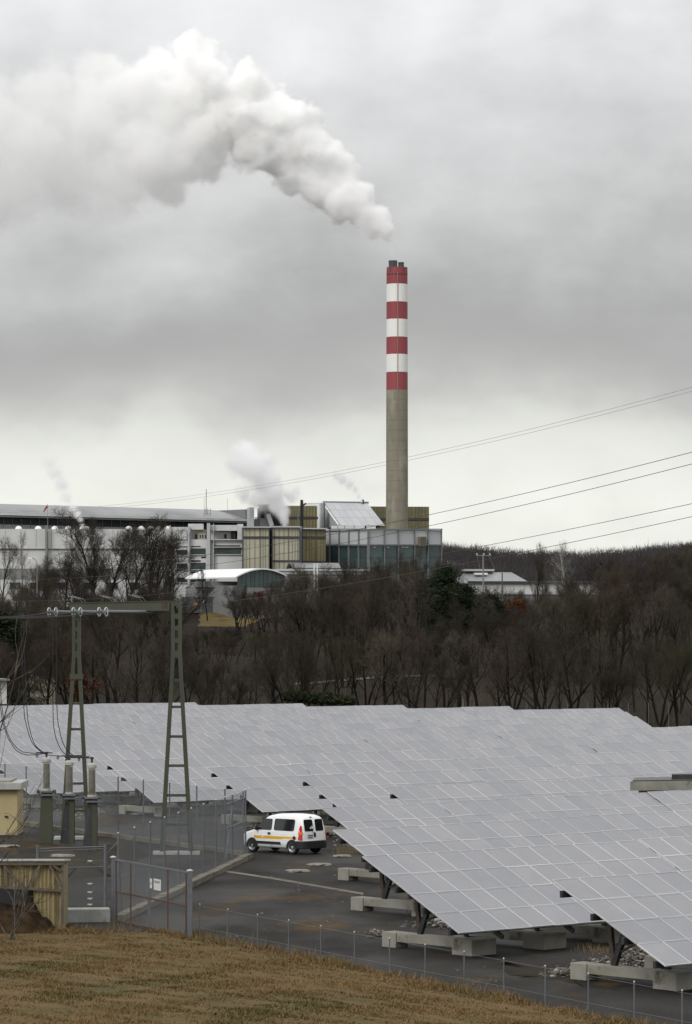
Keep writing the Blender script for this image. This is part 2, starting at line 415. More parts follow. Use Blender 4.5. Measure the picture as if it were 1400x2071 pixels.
def panel_mesh():
    mb = MB(); w, h, t, fr = PW - 0.008, PH - 0.014, 0.045, 0.024
    # origin at lower left corner, lying in local xy, frame rim proud of glass
    o_ = [(0, 0), (w, 0), (w, h), (0, h)]; i_ = [(fr, fr), (w - fr, fr), (w - fr, h - fr), (fr, h - fr)]
    V = [(x, y, -t) for x, y in o_] + [(x, y, 0) for x, y in o_] + [(x, y, 0) for x, y in i_] + [(x, y, -0.008) for x, y in i_]
    mb.add(V, [(3, 2, 1, 0)], 0)
    for k in range(4):
        j = (k + 1) % 4
        mb.add(V, [(k, j, 4 + j, 4 + k), (4 + k, 4 + j, 8 + j, 8 + k), (8 + k, 8 + j, 12 + j, 12 + k)], 0)
    mb.add(V, [(12, 13, 14, 15)], 1)
    me = bpy.data.meshes.new('solar_panel'); me.from_pydata(mb.v, [], mb.f)
    me.materials.append(M['alu']); me.materials.append(M['solar']); me.polygons.foreach_set('material_index', mb.m); me.update()
    return me
PME = panel_mesh()

def table_proto():
    root = empty('solar_table', (0, 0, 0), cat='solar table', group='tilted solar tables in rows')
    rr = random.Random(11)
    for j in range(4):
        for i in range(6):
            o = bpy.data.objects.new('solar_panel', PME); COL.objects.link(o); o.parent = root
            yy = (j * PH + 0.008) * math.cos(tilt); zz = Z0 + (j * PH + 0.008) * math.sin(tilt)
            o.location = (i * PW + 0.006, yy, zz + rr.uniform(-0.006, 0.006)); o.rotation_euler = (tilt + rr.uniform(-0.009, 0.009), rr.uniform(-0.004, 0.004), 0)
    def u(x, y, dz=0): return (x, y, local_slope(y) + dz)
    for c in (0.35, 1.55, 2.75, 3.95):           # purlins, ends stick out at the side
        m = MB(); m.beam((-0.10, c, local_slope(c) - 0.17), (TW - GAP + 0.02, c, local_slope(c) - 0.17), 0.09, 0.2)
        m.build('purlin', M['dark_steel'], root)
    for sx in (2.05, 5.3):
        f = MB()
        f.box(sx - 0.28, sx + 0.28, 4.7, 5.35, 0, 0.50); f.box(sx - 0.24, sx + 0.24, 1.85, 4.7, 0.20, 0.495)
        f.box(sx - 0.55, sx + 0.55, 0.95, 1.85, 0, 0.51)
        f.build('concrete_footing', M['concrete'], root, bevel=0.02)
        l = MB(); l.beam((sx, 3.85, 0.50), (sx - 0.04, 4.12, local_slope(4.12) - 0.2), 0.11, 0.15); l.build('support_leg', M['rusty_leg'], root)
        l = MB(); l.beam((sx, 3.85, 0.50), (sx, 3.1, local_slope(3.1) - 0.2), 0.13, 0.17); l.build('support_leg', M['dark_steel'], root)
        l = MB(); l.beam((sx, 3.75, 0.85), (sx, 1.95, local_slope(1.95) - 0.22), 0.06, 0.06); l.build('brace', M['dark_steel'], root)
        l = MB(); l.beam((sx, 1.75, 0.55), (sx, 1.75, local_slope(1.75) - 0.1), 0.12, 0.12); l.build('front_post', M['dark_steel'], root)
        l = MB(); l.beam((sx, 0.12, local_slope(0.12) - 0.33), (sx, 4.25, local_slope(4.25) - 0.33), 0.1, 0.14); l.build('rafter', M['dark_steel'], root)
    return root
proto = table_proto(); index_kids(proto)
ORD = ['first', 'second', 'third', 'fourth', 'fifth', 'sixth', 'seventh', 'eighth', 'ninth', 'tenth', 'eleventh', 'twelfth', 'thirteenth', 'fourteenth', 'fifteenth', 'sixteenth', 'seventeenth', 'eighteenth', 'nineteenth', 'twentieth']
C0, CP = 64.7 + 0.0, 11.55     # bottom-edge c of row 0; top edge c is + RUN
starts = {0: 72.6, 1: 75.9, 2: 85.3, 3: 95.4, 4: 110.0, 5: 115.1, 6: 119.1, 7: 121.4, 8: 121.8}
# right ends of the back rows (px of the top right corner)
ends_px = {17: (395, 1422), 16: (612, 1425), 15: (815, 1425), 14: (1030, 1428), 13: (1252, 1433), 12: (1268, 1443), 11: (1288, 1455), 10: (1303, 1465)}
used = False; n_tables = 0
for n in range(18):
    cb = C0 + CP * n; ct = cb + RUN
    def at_px(x):          # r where the row's top edge crosses column x
        k = (x - 700.0) / F
        # X = r cos - c sin ; D = r sin + c cos ; X = k D
        return ct * (math.sin(TH) + k * math.cos(TH)) / (math.cos(TH) - k * math.sin(TH))
    r_end = at_px(ends_px[n][0]) if n in ends_px else at_px(1400) + 5
    if n in starts: r0 = starts[n]; cnt = int(math.ceil((r_end - r0) / TW)) if n not in ends_px else int(round((r_end - r0) / TW))
    else:
        cnt = int(math.ceil((r_end - at_px(0) + 3) / TW)); r0 = r_end - cnt * TW
    if n in ends_px: r0 = r_end - cnt * TW
    row_name = ORD[n]
    for i in range(cnt):
        if not used: o = proto; used = True
        else: o = copy_tree(proto)
        jr = random.Random(n * 100 + i)
        o.location = rc(r0 + i * TW, cb + jr.uniform(-0.03, 0.03), 0) + Vector((0, 0, jr.uniform(-0.03, 0.03)))
        o.rotation_euler = (0, 0, TH)
        o['label'] = 'tilted grey solar table, %s from the left end of the %s row from the front' % (ORD[i] if i < 20 else 'last', row_name)
        n_tables += 1
print('tables', n_tables)
# ------------------------------------------------------------------ roof of the cabin among the tables
def field_cabin():
    D = 160.5; root = empty('concrete_cabin', P(1335, 1275, D) * 1.0, 'low concrete cabin with flat roof standing between solar tables at the right edge', 'cabin')
    root.location.z = 0
    x0 = (1275 - 700) / F * D; x1 = x0 + 6.5
    ca, sa = math.cos(0.30), math.sin(0.30)
    def q(x, y): return Vector((x0 + x * ca + y * 0.12, D + x * sa + y, 0))
    m = MB(); poly = [q(0, 0), q(7.5, 0), q(7.5, 3.6), q(0, 3.6)]
    zt = CZ - (1581 - HY) / F * D
    m.prism(poly, zt - 0.42, zt); m.build('roof_slab', M['concrete'], root)
    m = MB(); m.prism([q(0.12, 0.12), q(7.3, 0.12), q(7.3, 3.4), q(0.12, 3.4)], zt + 0.002, zt + 0.05); m.build('roof_felt', M['dark_steel'], root)
    m = MB(); m.prism([q(0.4, 0.4), q(7.1, 0.4), q(7.1, 3.2), q(0.4, 3.2)], 0, zt - 0.425); m.build('wall', M['pale_concrete'], root)
    for a in (2.05, 2.85):
        m = MB(); m.prism([q(a, 0.9), q(a + 0.78, 0.9), q(a + 0.78, 1.7), q(a, 1.7)], zt + 0.051, zt + 0.27); m.build('vent_hood', M['dark_steel'], root)
field_cabin()

# ------------------------------------------------------------------ chain link fences, kerbs, gate
M['mesh'] = mat('fence_wire', (0.17, 0.18, 0.19), 0.6, 0.3)
def chain_link(mb, a, b, z0, z1, pitch=0.055, w=0.0015):
    a = Vector(a); b = Vector(b); L_ = (b - a).length; u = (b - a) / L_; h = z1 - z0
    nrm = Vector((-u.y, u.x, 0)) * w
    k = -h
    while k < L_:
        for sgn in (1, -1):
            s0, s1 = (k, k + h) if sgn > 0 else (k + h, k)
            t0, t1 = 0.0, 1.0        # clip to 0..L
            if s1 != s0:
                ta = (0 - s0) / (s1 - s0); tb = (L_ - s0) / (s1 - s0)
                t0 = max(t0, min(ta, tb)); t1 = min(t1, max(ta, tb))
            if t1 > t0:
                p0 = a + u * (s0 + (s1 - s0) * t0) + Vector((0, 0, z0 + h * t0)); p1 = a + u * (s0 + (s1 - s0) * t1) + Vector((0, 0, z0 + h * t1))
                d = Vector((u.x, u.y, 0)) * w + Vector((0, 0, -sgn * w))
                mb.add([p0 - d, p0 + d, p0 + nrm * sgn, p1 - d, p1 + d, p1 + nrm * sgn], [(0, 1, 4, 3), (1, 2, 5, 4), (2, 0, 3, 5)])
        k += pitch
    return mb
def fence_run(root, pts, h, r=0.035, mesh=True, wires=(0.05, 0.5, 1.0), z=0.0, pitch=0.055):
    for p in pts:
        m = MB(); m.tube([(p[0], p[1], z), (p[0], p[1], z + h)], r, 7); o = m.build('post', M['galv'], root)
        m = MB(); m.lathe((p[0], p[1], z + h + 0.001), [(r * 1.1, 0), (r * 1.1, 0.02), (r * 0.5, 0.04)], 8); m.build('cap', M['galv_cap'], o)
    m = MB()
    for a, b in zip(pts, pts[1:]):
        for f_ in wires: m.tube([(a[0], a[1], z + h * f_ - 0.04), (b[0], b[1], z + h * f_ - 0.04)], 0.004, 3)
        if mesh: chain_link(m, (a[0], a[1], 0), (b[0], b[1], 0), z + 0.03, z + h - 0.05, pitch)
    o = m.build('wire_mesh', M['mesh'], root); o['kind'] = 'stuff'
def along(x_list, A, B):
    """posts where columns x cross the ground line A-B"""
    res = []
    for x in x_list:
        k = (x - 700) / F; dx, dy = B.x - A.x, B.y - A.y
        t = (k * A.y - A.x) / (dx - k * dy); res.append((A.x + dx * t, A.y + dy * t))
    return res
A_, B_, C_ = G(236, 1862), G(499, 1735), G(30, 1660)
f1 = empty('wire_fence', A_, 'tall wire fence on a kerb running from the gate towards the white van', 'fence')
fence_run(f1, along([239, 272, 304, 333, 361, 387, 412, 437, 455, 470, 497], A_, B_), 3.08)
# corner bracing frame
m = MB(); cpt = along([455, 470, 497], A_, B_)
for z in (2.75, 1.7):
    m.tube([(cpt[0][0], cpt[0][1], z), (cpt[2][0], cpt[2][1], z)], 0.03, 6)
m.build('corner_rail', M['galv'], f1)
m = MB(); m.tube([(cpt[0][0], cpt[0][1] , 0.1), (cpt[1][0], cpt[1][1], 2.6)], 0.035, 6); m.build('corner_strut', M['galv'], f1)
m = MB(); q0 = along([262], A_, B_)[0]; m.tube([(q0[0] - 0.3, q0[1] + 0.5, 0.02), (A_.x + 0.05, A_.y + 0.3, 2.2)], 0.03, 6); m.build('corner_strut', M['galv'], f1)
f2 = empty('wire_fence', C_, 'tall wire fence behind the insulators, in front of the solar tables on the left', 'fence')
C2 = Vector((C_.x + 0.1, C_.y + 0.35, 0)); B2 = Vector((B_.x - 0.2, B_.y + 0.6, 0))
fence_run(f2, along([-38, 10, 53, 98, 143, 190, 239, 290, 343, 398, 455, 492], C2, B2), 3.0)
# kerbs of concrete stones
def kerb(name, A, B, w, h, step, matn):
    root = empty(name, A); root['kind'] = 'structure'
    d = (B - A); L_ = d.length; u = d / L_; nrm = Vector((-u.y, u.x, 0)); k = 0.0; rr = random.Random(5)
    while k < L_:
        e = min(k + step - 0.02, L_); j = rr.uniform(-0.015, 0.015)
        p = [A + u * k + nrm * (w / 2 + j), A + u * k - nrm * (w / 2 - j), A + u * e - nrm * (w / 2 - j), A + u * e + nrm * (w / 2 + j)]
        m = MB(); m.prism([p[0], p[1], p[2], p[3]], 0.004, h + rr.uniform(-0.02, 0.02)); m.build('kerb_stone', M[matn], root)
        k += step
M['kerb'] = mat('mossy_kerb_stone', (0.16, 0.145, 0.115), 0.95, col2=(0.11, 0.10, 0.075), scale=1.6, rnd=0.12, bump=0.01)
off = Vector((0.12, -0.35, 0))
kerb('kerb', A_ + off, B_ + off, 0.35, 0.22, 1.05, 'kerb')
kerb('kerb', G(36, 1668), G(497, 1731), 0.28, 0.2, 1.05, 'kerb')
# low post line along the foot of the bank
xs = [404, 461, 521, 584, 649, 717, 788, 860, 939, 1019, 1103, 1190, 1283, 1380, 1484]
P0 = Vector((-4.9, 115.8, 0)); P1 = Vector((8.56, 88.1, 0))
f3 = empty('low_fence', P0, 'low line of thin grey posts with wires along the edge of the grass bank', 'fence')
fence_run(f3, along(xs, P0, P1), 1.12, r=0.021, mesh=False, wires=(1.0, 0.35), pitch=0.14)
# gate
ga, gb = G(229, 1864), G(384, 1899)
gate = empty('mesh_gate', ga, 'wide wire gate with rusty bars beside the concrete block', 'gate')
gd = (gb - ga); gd.z = 0
def gp(t, z): return ga + gd * t + Vector((0, 0, z))
for t, w in ((0.0, 0.13), (1.0, 0.16)):
    m = MB(); m.beam(gp(t, 0), gp(t, 2.26), w, w, up=(0, 1, 0)); m.build('gate_post', M['galv'], gate)
    m = MB(); m.lathe(gp(t, 2.262), [(0.11, 0), (0.11, 0.03), (0.04, 0.06)], 8); m.build('post_cap', M['galv_cap'], gate)
m = MB(); m.beam(gp(0.03, 2.2), gp(0.97, 2.2), 0.05, 0.06); m.build('top_rail', M['galv'], gate)
m = MB(); m.beam(gp(0.03, 1.08), gp(0.97, 1.08), 0.05, 0.055); m.build('mid_rail', M['rust'], gate)
m = MB(); m.beam(gp(0.05, 0.06), gp(0.97, 0.06), 0.05, 0.055); m.build('bottom_rail', M['rust'], gate)
for t, mm in ((0.045, 'rust'), (0.24, 'rust'), (0.475, 'galv'), (0.50, 'galv'), (0.725, 'rust'), (0.955, 'rust')):
    m = MB(); m.tube([gp(t, 0.05), gp(t, 2.2)], 0.03, 6); m.build('upright', M[mm], gate)
m = MB(); chain_link(m, gp(0.03, 0), gp(0.97, 0), 0.08, 2.2, 0.055, 0.0011); w_ = m.build('wire_mesh', M['mesh'], gate); w_['kind'] = 'stuff'
M['sign_white'] = mat('white_sign_plate', (0.55, 0.56, 0.55), 0.5)
M['print'] = mat('dark_print', (0.03, 0.03, 0.03), 0.6)
gn = Vector((gd.y, -gd.x, 0)).normalized()
def plate(name, t0, t1, z0, z1, lab, lines):
    root = empty(name, gp(t0, z0) + gn * 0.06, lab, 'sign')
    m = MB(); a = [gp(t0, z0) + gn * 0.05, gp(t1, z0) + gn * 0.05, gp(t1, z1) + gn * 0.05, gp(t0, z1) + gn * 0.05]
    m.hexa(a, [v + gn * 0.012 for v in a]); m.build('plate', M['sign_white'], root)
    m = MB()
    for (s0, s1, za, zb_) in lines:
        ta = lerp(t0, t1, s0); tb = lerp(t0, t1, s1)
        a = [gp(ta, lerp(z0, z1, za)) + gn * 0.064, gp(tb, lerp(z0, z1, za)) + gn * 0.064, gp(tb, lerp(z0, z1, zb_)) + gn * 0.064, gp(ta, lerp(z0, z1, zb_)) + gn * 0.064]
        m.hexa(a, [v + gn * 0.002 for v in a])
    m.build('print', M['print'], root)
rr = random.Random(2); lines = []
for k in range(3):
    s = 0.12
    while s < 0.85:
        e = s + rr.uniform(0.05, 0.14); lines.append((s, min(e, 0.9), 0.80 - k * 0.075, 0.845 - k * 0.075)); s = e + 0.04
plate('warning_sign', 0.565, 0.655, 1.42, 1.80, 'white warning notice with small dark print hung on the gate', lines)
plate('warning_sign', 0.515, 0.54, 1.45, 1.78, 'narrow white plate on the gate beside the larger notice', [(0.3, 0.7, 0.4, 0.6)])
# concrete block left of the gate
def block_at(name, A, B, w, h, matn, lab, cat):
    d = (B - A).normalized(); nrm = Vector((-d.y, d.x, 0)) * w
    m = MB(); m.prism([A, B, B + nrm, A + nrm], -0.05, h); o = m.build(name, M[matn], None, bevel=0.03); return tag(o, lab, cat)
block_at('concrete_block', G(131, 1866), G(223, 1865), 0.8, 0.46, 'pale_concrete', 'long pale concrete block lying between the wooden shed and the gate', 'block')
# front railings behind it
fr = empty('wire_fence', G(213, 1838), 'short wire fence panel with two rails between shed and gate', 'fence')
fa, fb = G(76, 1838), G(213, 1838)
for p in (fa, fb):
    m = MB(); m.tube([p, p + Vector((0, 0, 2.35))], 0.055, 8); m.build('post', M['galv'], fr)
m = MB(); m.tube([fa + Vector((0, 0, 2.22)), fb + Vector((0, 0, 2.3))], 0.025, 6); m.tube([fa + Vector((0, 0, 2.12)), fb + Vector((0, 0, 2.22))], 0.02, 6); m.build('top_rail', M['galv'], fr)
m = MB(); m.tube([fa + Vector((0, 0, 1.5)), fb + Vector((0, 0, 1.55))], 0.02, 6); m.build('mid_rail', M['galv'], fr)
m = MB(); chain_link(m, fa, fb, 0.1, 2.2, 0.055, 0.0009); w_ = m.build('wire_mesh', M['mesh'], fr); w_['kind'] = 'stuff'
m = MB(); fc = G(239, 1836)
for z in (2.3, 1.7): m.tube([fb + Vector((0, 0, z - 0.3)), Vector((fc.x, fc.y, z + 0.15))], 0.02, 6)
m.build('side_rail', M['galv'], fr)
for k, yy in enumerate((1741, 1787, 1804, 1817, 1829)):     # pale clips on the mesh
    z = CZ - (yy - HY) / F * fb.y; x = (182 - 700) / F * fb.y
    m = MB(); m.box(x - 0.09, x + 0.09, fb.y - 0.03, fb.y - 0.01, z - 0.02, z + 0.02); m.box(x - 0.02, x + 0.02, fb.y - 0.03, fb.y - 0.01, z - 0.05, z - 0.021)
    m.build('clip', M['galv_cap'], fr)

# pale joint strip across the yard, slabs, small bits
strip = MB(); a, b, c_ = G(455, 1762), G(560, 1778), G(735, 1808)
for s, e in ((a, b), (b, c_)):
    strip.add([s + Vector((0, -0.5, 0.004)), e + Vector((0, -0.5, 0.004)), e + Vector((0, 0.5, 0.004)), s + Vector((0, 0.5, 0.004))], [(0, 1, 2, 3)])
M['strip'] = mat('old_concrete_channel', (0.16, 0.145, 0.11), 0.9, col2=(0.075, 0.065, 0.045), scale=1.1, contrast=(0.4, 0.6), obj=False)
tag(strip.build('paving_strip', M['strip']), kind='structure')
def rock(c, sx, sy, sz, seed):
    rr = random.Random(seed); bm = bmesh.new(); bmesh.ops.create_icosphere(bm, subdivisions=2, radius=1)
    for v in bm.verts:
        f = 1 + rr.uniform(-0.18, 0.18); v.co = Vector((v.co.x * sx * f, v.co.y * sy * f, max(-0.2, min(0.75, v.co.z * 1.3)) * sz)) + Vector(c)
    return bm
M['slab'] = mat('broken_slab', (0.26, 0.25, 0.21), 0.95, col2=(0.12, 0.11, 0.08), scale=2.5)
for k, (x, y, w, lab) in enumerate([(645, 1750, 24, 'flat broken stone slab nearest the white van'), (600, 1763, 26, 'flat broken stone slab left of the other two behind the long strip'),
                                (692, 1733, 20, 'flat broken stone slab below the solar table corner, right of the van'), (295, 1647, 30, 'thin slab lying on asphalt behind the left fence'),
                                (15, 1713, 24, 'pale slab on the ground beside the cream cabin'), (125, 1732, 26, 'pale slab on the ground in front of the insulator posts')]):
    g = G(x, y); s = g.y / F
    bm = rock((g.x, g.y, 0.02), w * s, w * s * 1.1, 0.09, k); me = bpy.data.meshes.new('stone_slab'); bm.to_mesh(me); bm.free(); me.materials.append(M['slab'])
    o = bpy.data.objects.new('stone_slab', me); COL.objects.link(o); tag(o, lab, 'slab')
# rubble heaps
M['stone_a'] = mat('grey_rubble', (0.13, 0.125, 0.11), 0.95, rnd=0.3); M['stone_b'] = mat('pale_rubble', (0.26, 0.25, 0.23), 0.95); M['stone_c'] = mat('earthy_rubble', (0.07, 0.055, 0.035), 0.95)
def rubble(name, lab, spots, seed):
    rg = np.random.default_rng(seed); base = bmesh.new(); bmesh.ops.create_icosphere(base, subdivisions=1, radius=1)
    bv = np.array([v.co[:] for v in base.verts]); bf = np.array([[v.index for v in f.verts] for f in base.faces]); base.free()
    V = []; Fc = []; mi = []; o_ = 0
    for (x, y, wx, wy, n, hmax) in spots:
        g = G(x, y); s = g.y / F
        for _ in range(n):
            px, py = rg.normal(0, 0.45), rg.normal(0, 0.45)
            sz = (abs(rg.normal(0.025, 0.025)) + 0.018) * (0.6 if hmax == 0 else 1)
            dd = wy * g.y * g.y / (F * CZ)
            c = np.array([g.x + px * wx * s, g.y + py * dd, hmax * max(0, 1 - (px * px + py * py) * 1.2) * rg.uniform(0.2, 1)])
            vv = bv * (1 + rg.uniform(-0.25, 0.25, (len(bv), 1))) * np.array([sz * rg.uniform(0.8, 1.8), sz * rg.uniform(0.8, 1.8), sz * 0.7]) + c
            V.append(vv); Fc.append(bf + o_); o_ += len(bv); mi += [int(rg.choice([0, 2, 2] if hmax == 0 else [0, 0, 1, 2]))] * len(bf)
    me = np_mesh(name, np.concatenate(V), np.concatenate(Fc), [M['stone_a'], M['stone_b'], M['stone_c']], 3, mi)
    o = bpy.data.objects.new(name, me); COL.objects.link(o); tag(o, lab, 'rubble', kind='stuff')
rubble('rubble', 'stone rubble scattered under and beside the nearest solar tables',
       [(1290, 1940, 90, 26, 260, 0.25), (1160, 1970, 60, 14, 160, 0.15), (770, 1892, 40, 10, 110, 0.12), (900, 1872, 90, 10, 200, 0.2), (1230, 1955, 60, 18, 150, 0.2)], 1)
rubble('rubble', 'stone rubble spread in front of the far left solar tables',
       [(70, 1628, 60, 20, 420, 0.15), (165, 1645, 60, 10, 240, 0.1), (120, 1615, 60, 12, 200, 0.15), (705, 1702, 30, 10, 150, 0.15), (515, 1672, 22, 10, 70, 0.15), (690, 1690, 30, 8, 70, 0.1)], 2)

def moss(px_pts, seed, z=0.006):
    rr = random.Random(seed); c = Vector((0, 0, 0)); P_ = [G(x, y) for x, y in px_pts]; pts = []
    for a, b in zip(P_, P_[1:] + P_[:1]):
        for k in range(7):
            q = a.lerp(b, k / 7.0); pts.append(Vector((q.x + rr.uniform(-.25, .25), q.y + rr.uniform(-.35, .35), z)))
    c = sum(pts, Vector()) / len(pts); m = MB(); n = len(pts); m.add([c] + pts, [(0, 1 + k, 1 + (k + 1) % n) for k in range(n)])
    o = m.build('soil_patch', M['moss']); o['kind'] = 'structure'
M['moss'] = mat('mossy_silt', (0.017, 0.016, 0.014), 0.95, spec=0.1, col2=(0.036, 0.028, 0.017), scale=0.8, contrast=(0.35, 0.7), obj=False, stretch=(1, 0.4, 1), col3=(0.075, 0.043, 0.014), scale3=0.7, contrast3=(0.55, 0.68))
moss([(45, 1700), (160, 1712), (250, 1708), (300, 1725), (262, 1748), (235, 1772), (160, 1776), (95, 1768), (20, 1740)], 1)
moss([(1010, 1948), (1120, 1952), (1185, 1972), (1290, 1992), (1240, 2004), (1120, 1984), (1020, 1972)], 2)
rubble('debris', 'small stones and leaf debris scattered over the asphalt yard', [(600, 1850, 240, 120, 60, 0.0), (600, 1780, 120, 60, 40, 0.0), (330, 1715, 150, 60, 60, 0.0), (960, 1995, 160, 50, 60, 0.0), (450, 1900, 90, 20, 50, 0.0)], 7)

# ------------------------------------------------------------------ cream cabin at the left edge
M['cream'] = mat('cream_render', (0.40, 0.335, 0.185), 0.9, col2=(0.34, 0.28, 0.15), scale=0.6, col3=(0.22, 0.17, 0.09), scale3=0.5, contrast3=(0.62, 0.75))
cc = G(35, 1689); cab = empty('transformer_cabin', cc, 'cream rendered cabin with flat concrete roof cut by the left edge', 'cabin')
hgt = (1689 - 1597) * cc.y / F
m = MB(); m.box(cc.x - 4, cc.x, cc.y, cc.y + 3.2, 0, hgt); m.build('wall', M['cream'], cab)
m = MB(); m.box(cc.x - 4.3, cc.x + 0.24, cc.y - 0.35, cc.y + 3.6, hgt + 0.002, hgt + 0.36); m.build('roof_slab', M['pale_concrete'], cab, bevel=0.03)
m = MB(); m.box(cc.x - 4.0, cc.x - 0.35, cc.y - 0.1, cc.y + 3.3, hgt + 0.364, hgt + 0.45); m.build('roof_felt', M['concrete'], cab)
m = MB(); zz = CZ - (1652 - HY) / F * cc.y; xx = (13 - 700) / F * cc.y
m.lathe((xx, cc.y - 0.03, zz), [(0.08, -0.02), (0.1, 0.02), (0.05, 0.06)], 8); m.build('spout', M['dark_steel'], cab)

# ------------------------------------------------------------------ corrugated shed in the lower left
M['corr'] = mat('yellowed_corrugated_sheet', (0.26, 0.215, 0.105), 0.75, col2=(0.20, 0.165, 0.085), scale=0.8, col3=(0.10, 0.06, 0.03), scale3=0.7, contrast3=(0.60, 0.74), stretch=(1, 1, 0.25))
M['timber'] = mat('grey_timber', (0.075, 0.06, 0.045), 0.9, col2=(0.12, 0.10, 0.08), scale=2)
M['hay'] = mat('darkened_hay', (0.016, 0.010, 0.006), 1.0, spec=0.1, col2=(0.040, 0.025, 0.012), scale=2.0, bump=0.05, bscale=9)  # hay colour darkened to stand in for the shed's black, shaded opening
sc = G(128, 1876); sD = sc.y - 1.0
def sp(x, y, d=0): return P(x, y, sD + d)
shed = empty('corrugated_shed', (sc.x, sD, 0), 'open fronted yellow corrugated shed half buried in the grass bank', 'shed')
def corrugated(mb, x0, x1, y0, z0f, z1f, step=0.13, amp=0.03, mi=0):
    n = int((x1 - x0) / step * 2); V = []; Fc = []
    for i in range(n + 1):
        x = x0 + (x1 - x0) * i / n; yy = y0 + (amp if i % 2 else -amp)
        V += [(x, yy, z0f(x)), (x, yy, z1f(x)), (x, yy + 0.02, z0f(x)), (x, yy + 0.02, z1f(x))]
    for i in range(n):
        a = i * 4; b = a + 4
        Fc += [(a, b, b + 1, a + 1), (a + 2, a + 3, b + 3, b + 2), (a + 1, b + 1, b + 3, a + 3)]
    mb.add(V, Fc, mi)
zx = lambda yy: CZ - (yy - HY) / F * sD
xw = lambda xx: (xx - 700) / F * sD
zroof = zx(1741)
# front wall in separate sheets
edges = [(0, 6), (6, 22), (22, 38), (38, 54), (54, 68)]
for a, b in edges:
    m = MB(); corrugated(m, xw(a - 24 if a == 0 else a) + 0.005, xw(b) - 0.005, sD, lambda x: zx(1797), lambda x: zroof - 0.02); m.build('corrugated_sheet', M['corr'], shed)
for a, b in [(68, 84), (84, 100), (100, 114), (114, 126)]:
    m = MB(); corrugated(m, xw(a) + 0.005, xw(b) - 0.005, sD, lambda x: max(zx(1874), zx(1797 + (x - xw(62)) / (xw(126) - xw(62)) * 120)) if False else zx(1880), lambda x: zroof - 0.02); m.build('corrugated_sheet', M['corr'], shed)
m = MB(); m.hexa([(xw(-24), sD - 0.25, zroof), (xw(131), sD - 0.25, zroof), (xw(131), sD + 2.6, zroof - 0.17), (xw(-24), sD + 2.6, zroof - 0.17)], [(xw(-24), sD - 0.25, zroof + 0.06), (xw(131), sD - 0.25, zroof + 0.06), (xw(131), sD + 2.6, zroof - 0.11), (xw(-24), sD + 2.6, zroof - 0.11)]); m.build('roof_sheet', M['pale_concrete'], shed)
m = MB(); m.box(xw(-24), xw(129), sD - 0.2, sD - 0.12, zroof - 0.14, zroof - 0.003); m.build('fascia', M['timber'], shed)
m = MB(); m.box(xw(124), xw(129), sD - 0.14, sD - 0.04, zx(1882), zroof - 0.15); m.build('corner_post', M['timber'], shed)
m = MB(); m.beam(sp(-20, 1793, -0.12), sp(124, 1801, -0.12), 0.07, 0.09); m.build('rail', M['timber'], shed)
for (a, b, c_, d_) in [(8, 1752, 46, 1793), (84, 1745, 56, 1793), (98, 1745, 123, 1792), (100, 1745, 124, 1762), (10, 1752, 10, 1793)]:
    m = MB(); m.beam(sp(a, b, -0.15), sp(c_, d_, -0.15), 0.06, 0.07); m.build('strut', M['timber'], shed)
m = MB(); m.box(xw(-24), xw(66), sD + 2.2, sD + 2.3, 0, zroof - 0.2); m.build('back_wall', M['dark_steel'], shed)
m = MB(); m.box(xw(126) - 0.05, xw(126), sD + 0.06, sD + 2.4, 0, zroof - 0.19); m.build('side_wall', M['corr'], shed)
# heap of hay and earth sloping in front
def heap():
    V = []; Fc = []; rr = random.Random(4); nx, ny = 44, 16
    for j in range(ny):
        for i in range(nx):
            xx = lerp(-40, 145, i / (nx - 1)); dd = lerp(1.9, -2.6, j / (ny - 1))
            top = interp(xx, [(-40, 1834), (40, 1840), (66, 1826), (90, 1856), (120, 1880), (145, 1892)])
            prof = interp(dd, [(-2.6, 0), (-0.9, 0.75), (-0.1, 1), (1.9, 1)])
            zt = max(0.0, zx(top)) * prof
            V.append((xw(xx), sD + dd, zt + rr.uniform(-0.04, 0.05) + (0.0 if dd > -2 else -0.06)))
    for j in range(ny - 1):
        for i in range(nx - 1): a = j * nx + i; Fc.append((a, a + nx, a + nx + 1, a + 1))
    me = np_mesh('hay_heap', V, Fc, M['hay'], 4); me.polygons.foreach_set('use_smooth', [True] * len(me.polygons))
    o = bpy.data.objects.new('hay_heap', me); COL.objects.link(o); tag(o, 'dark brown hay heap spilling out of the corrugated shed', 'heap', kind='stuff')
heap()

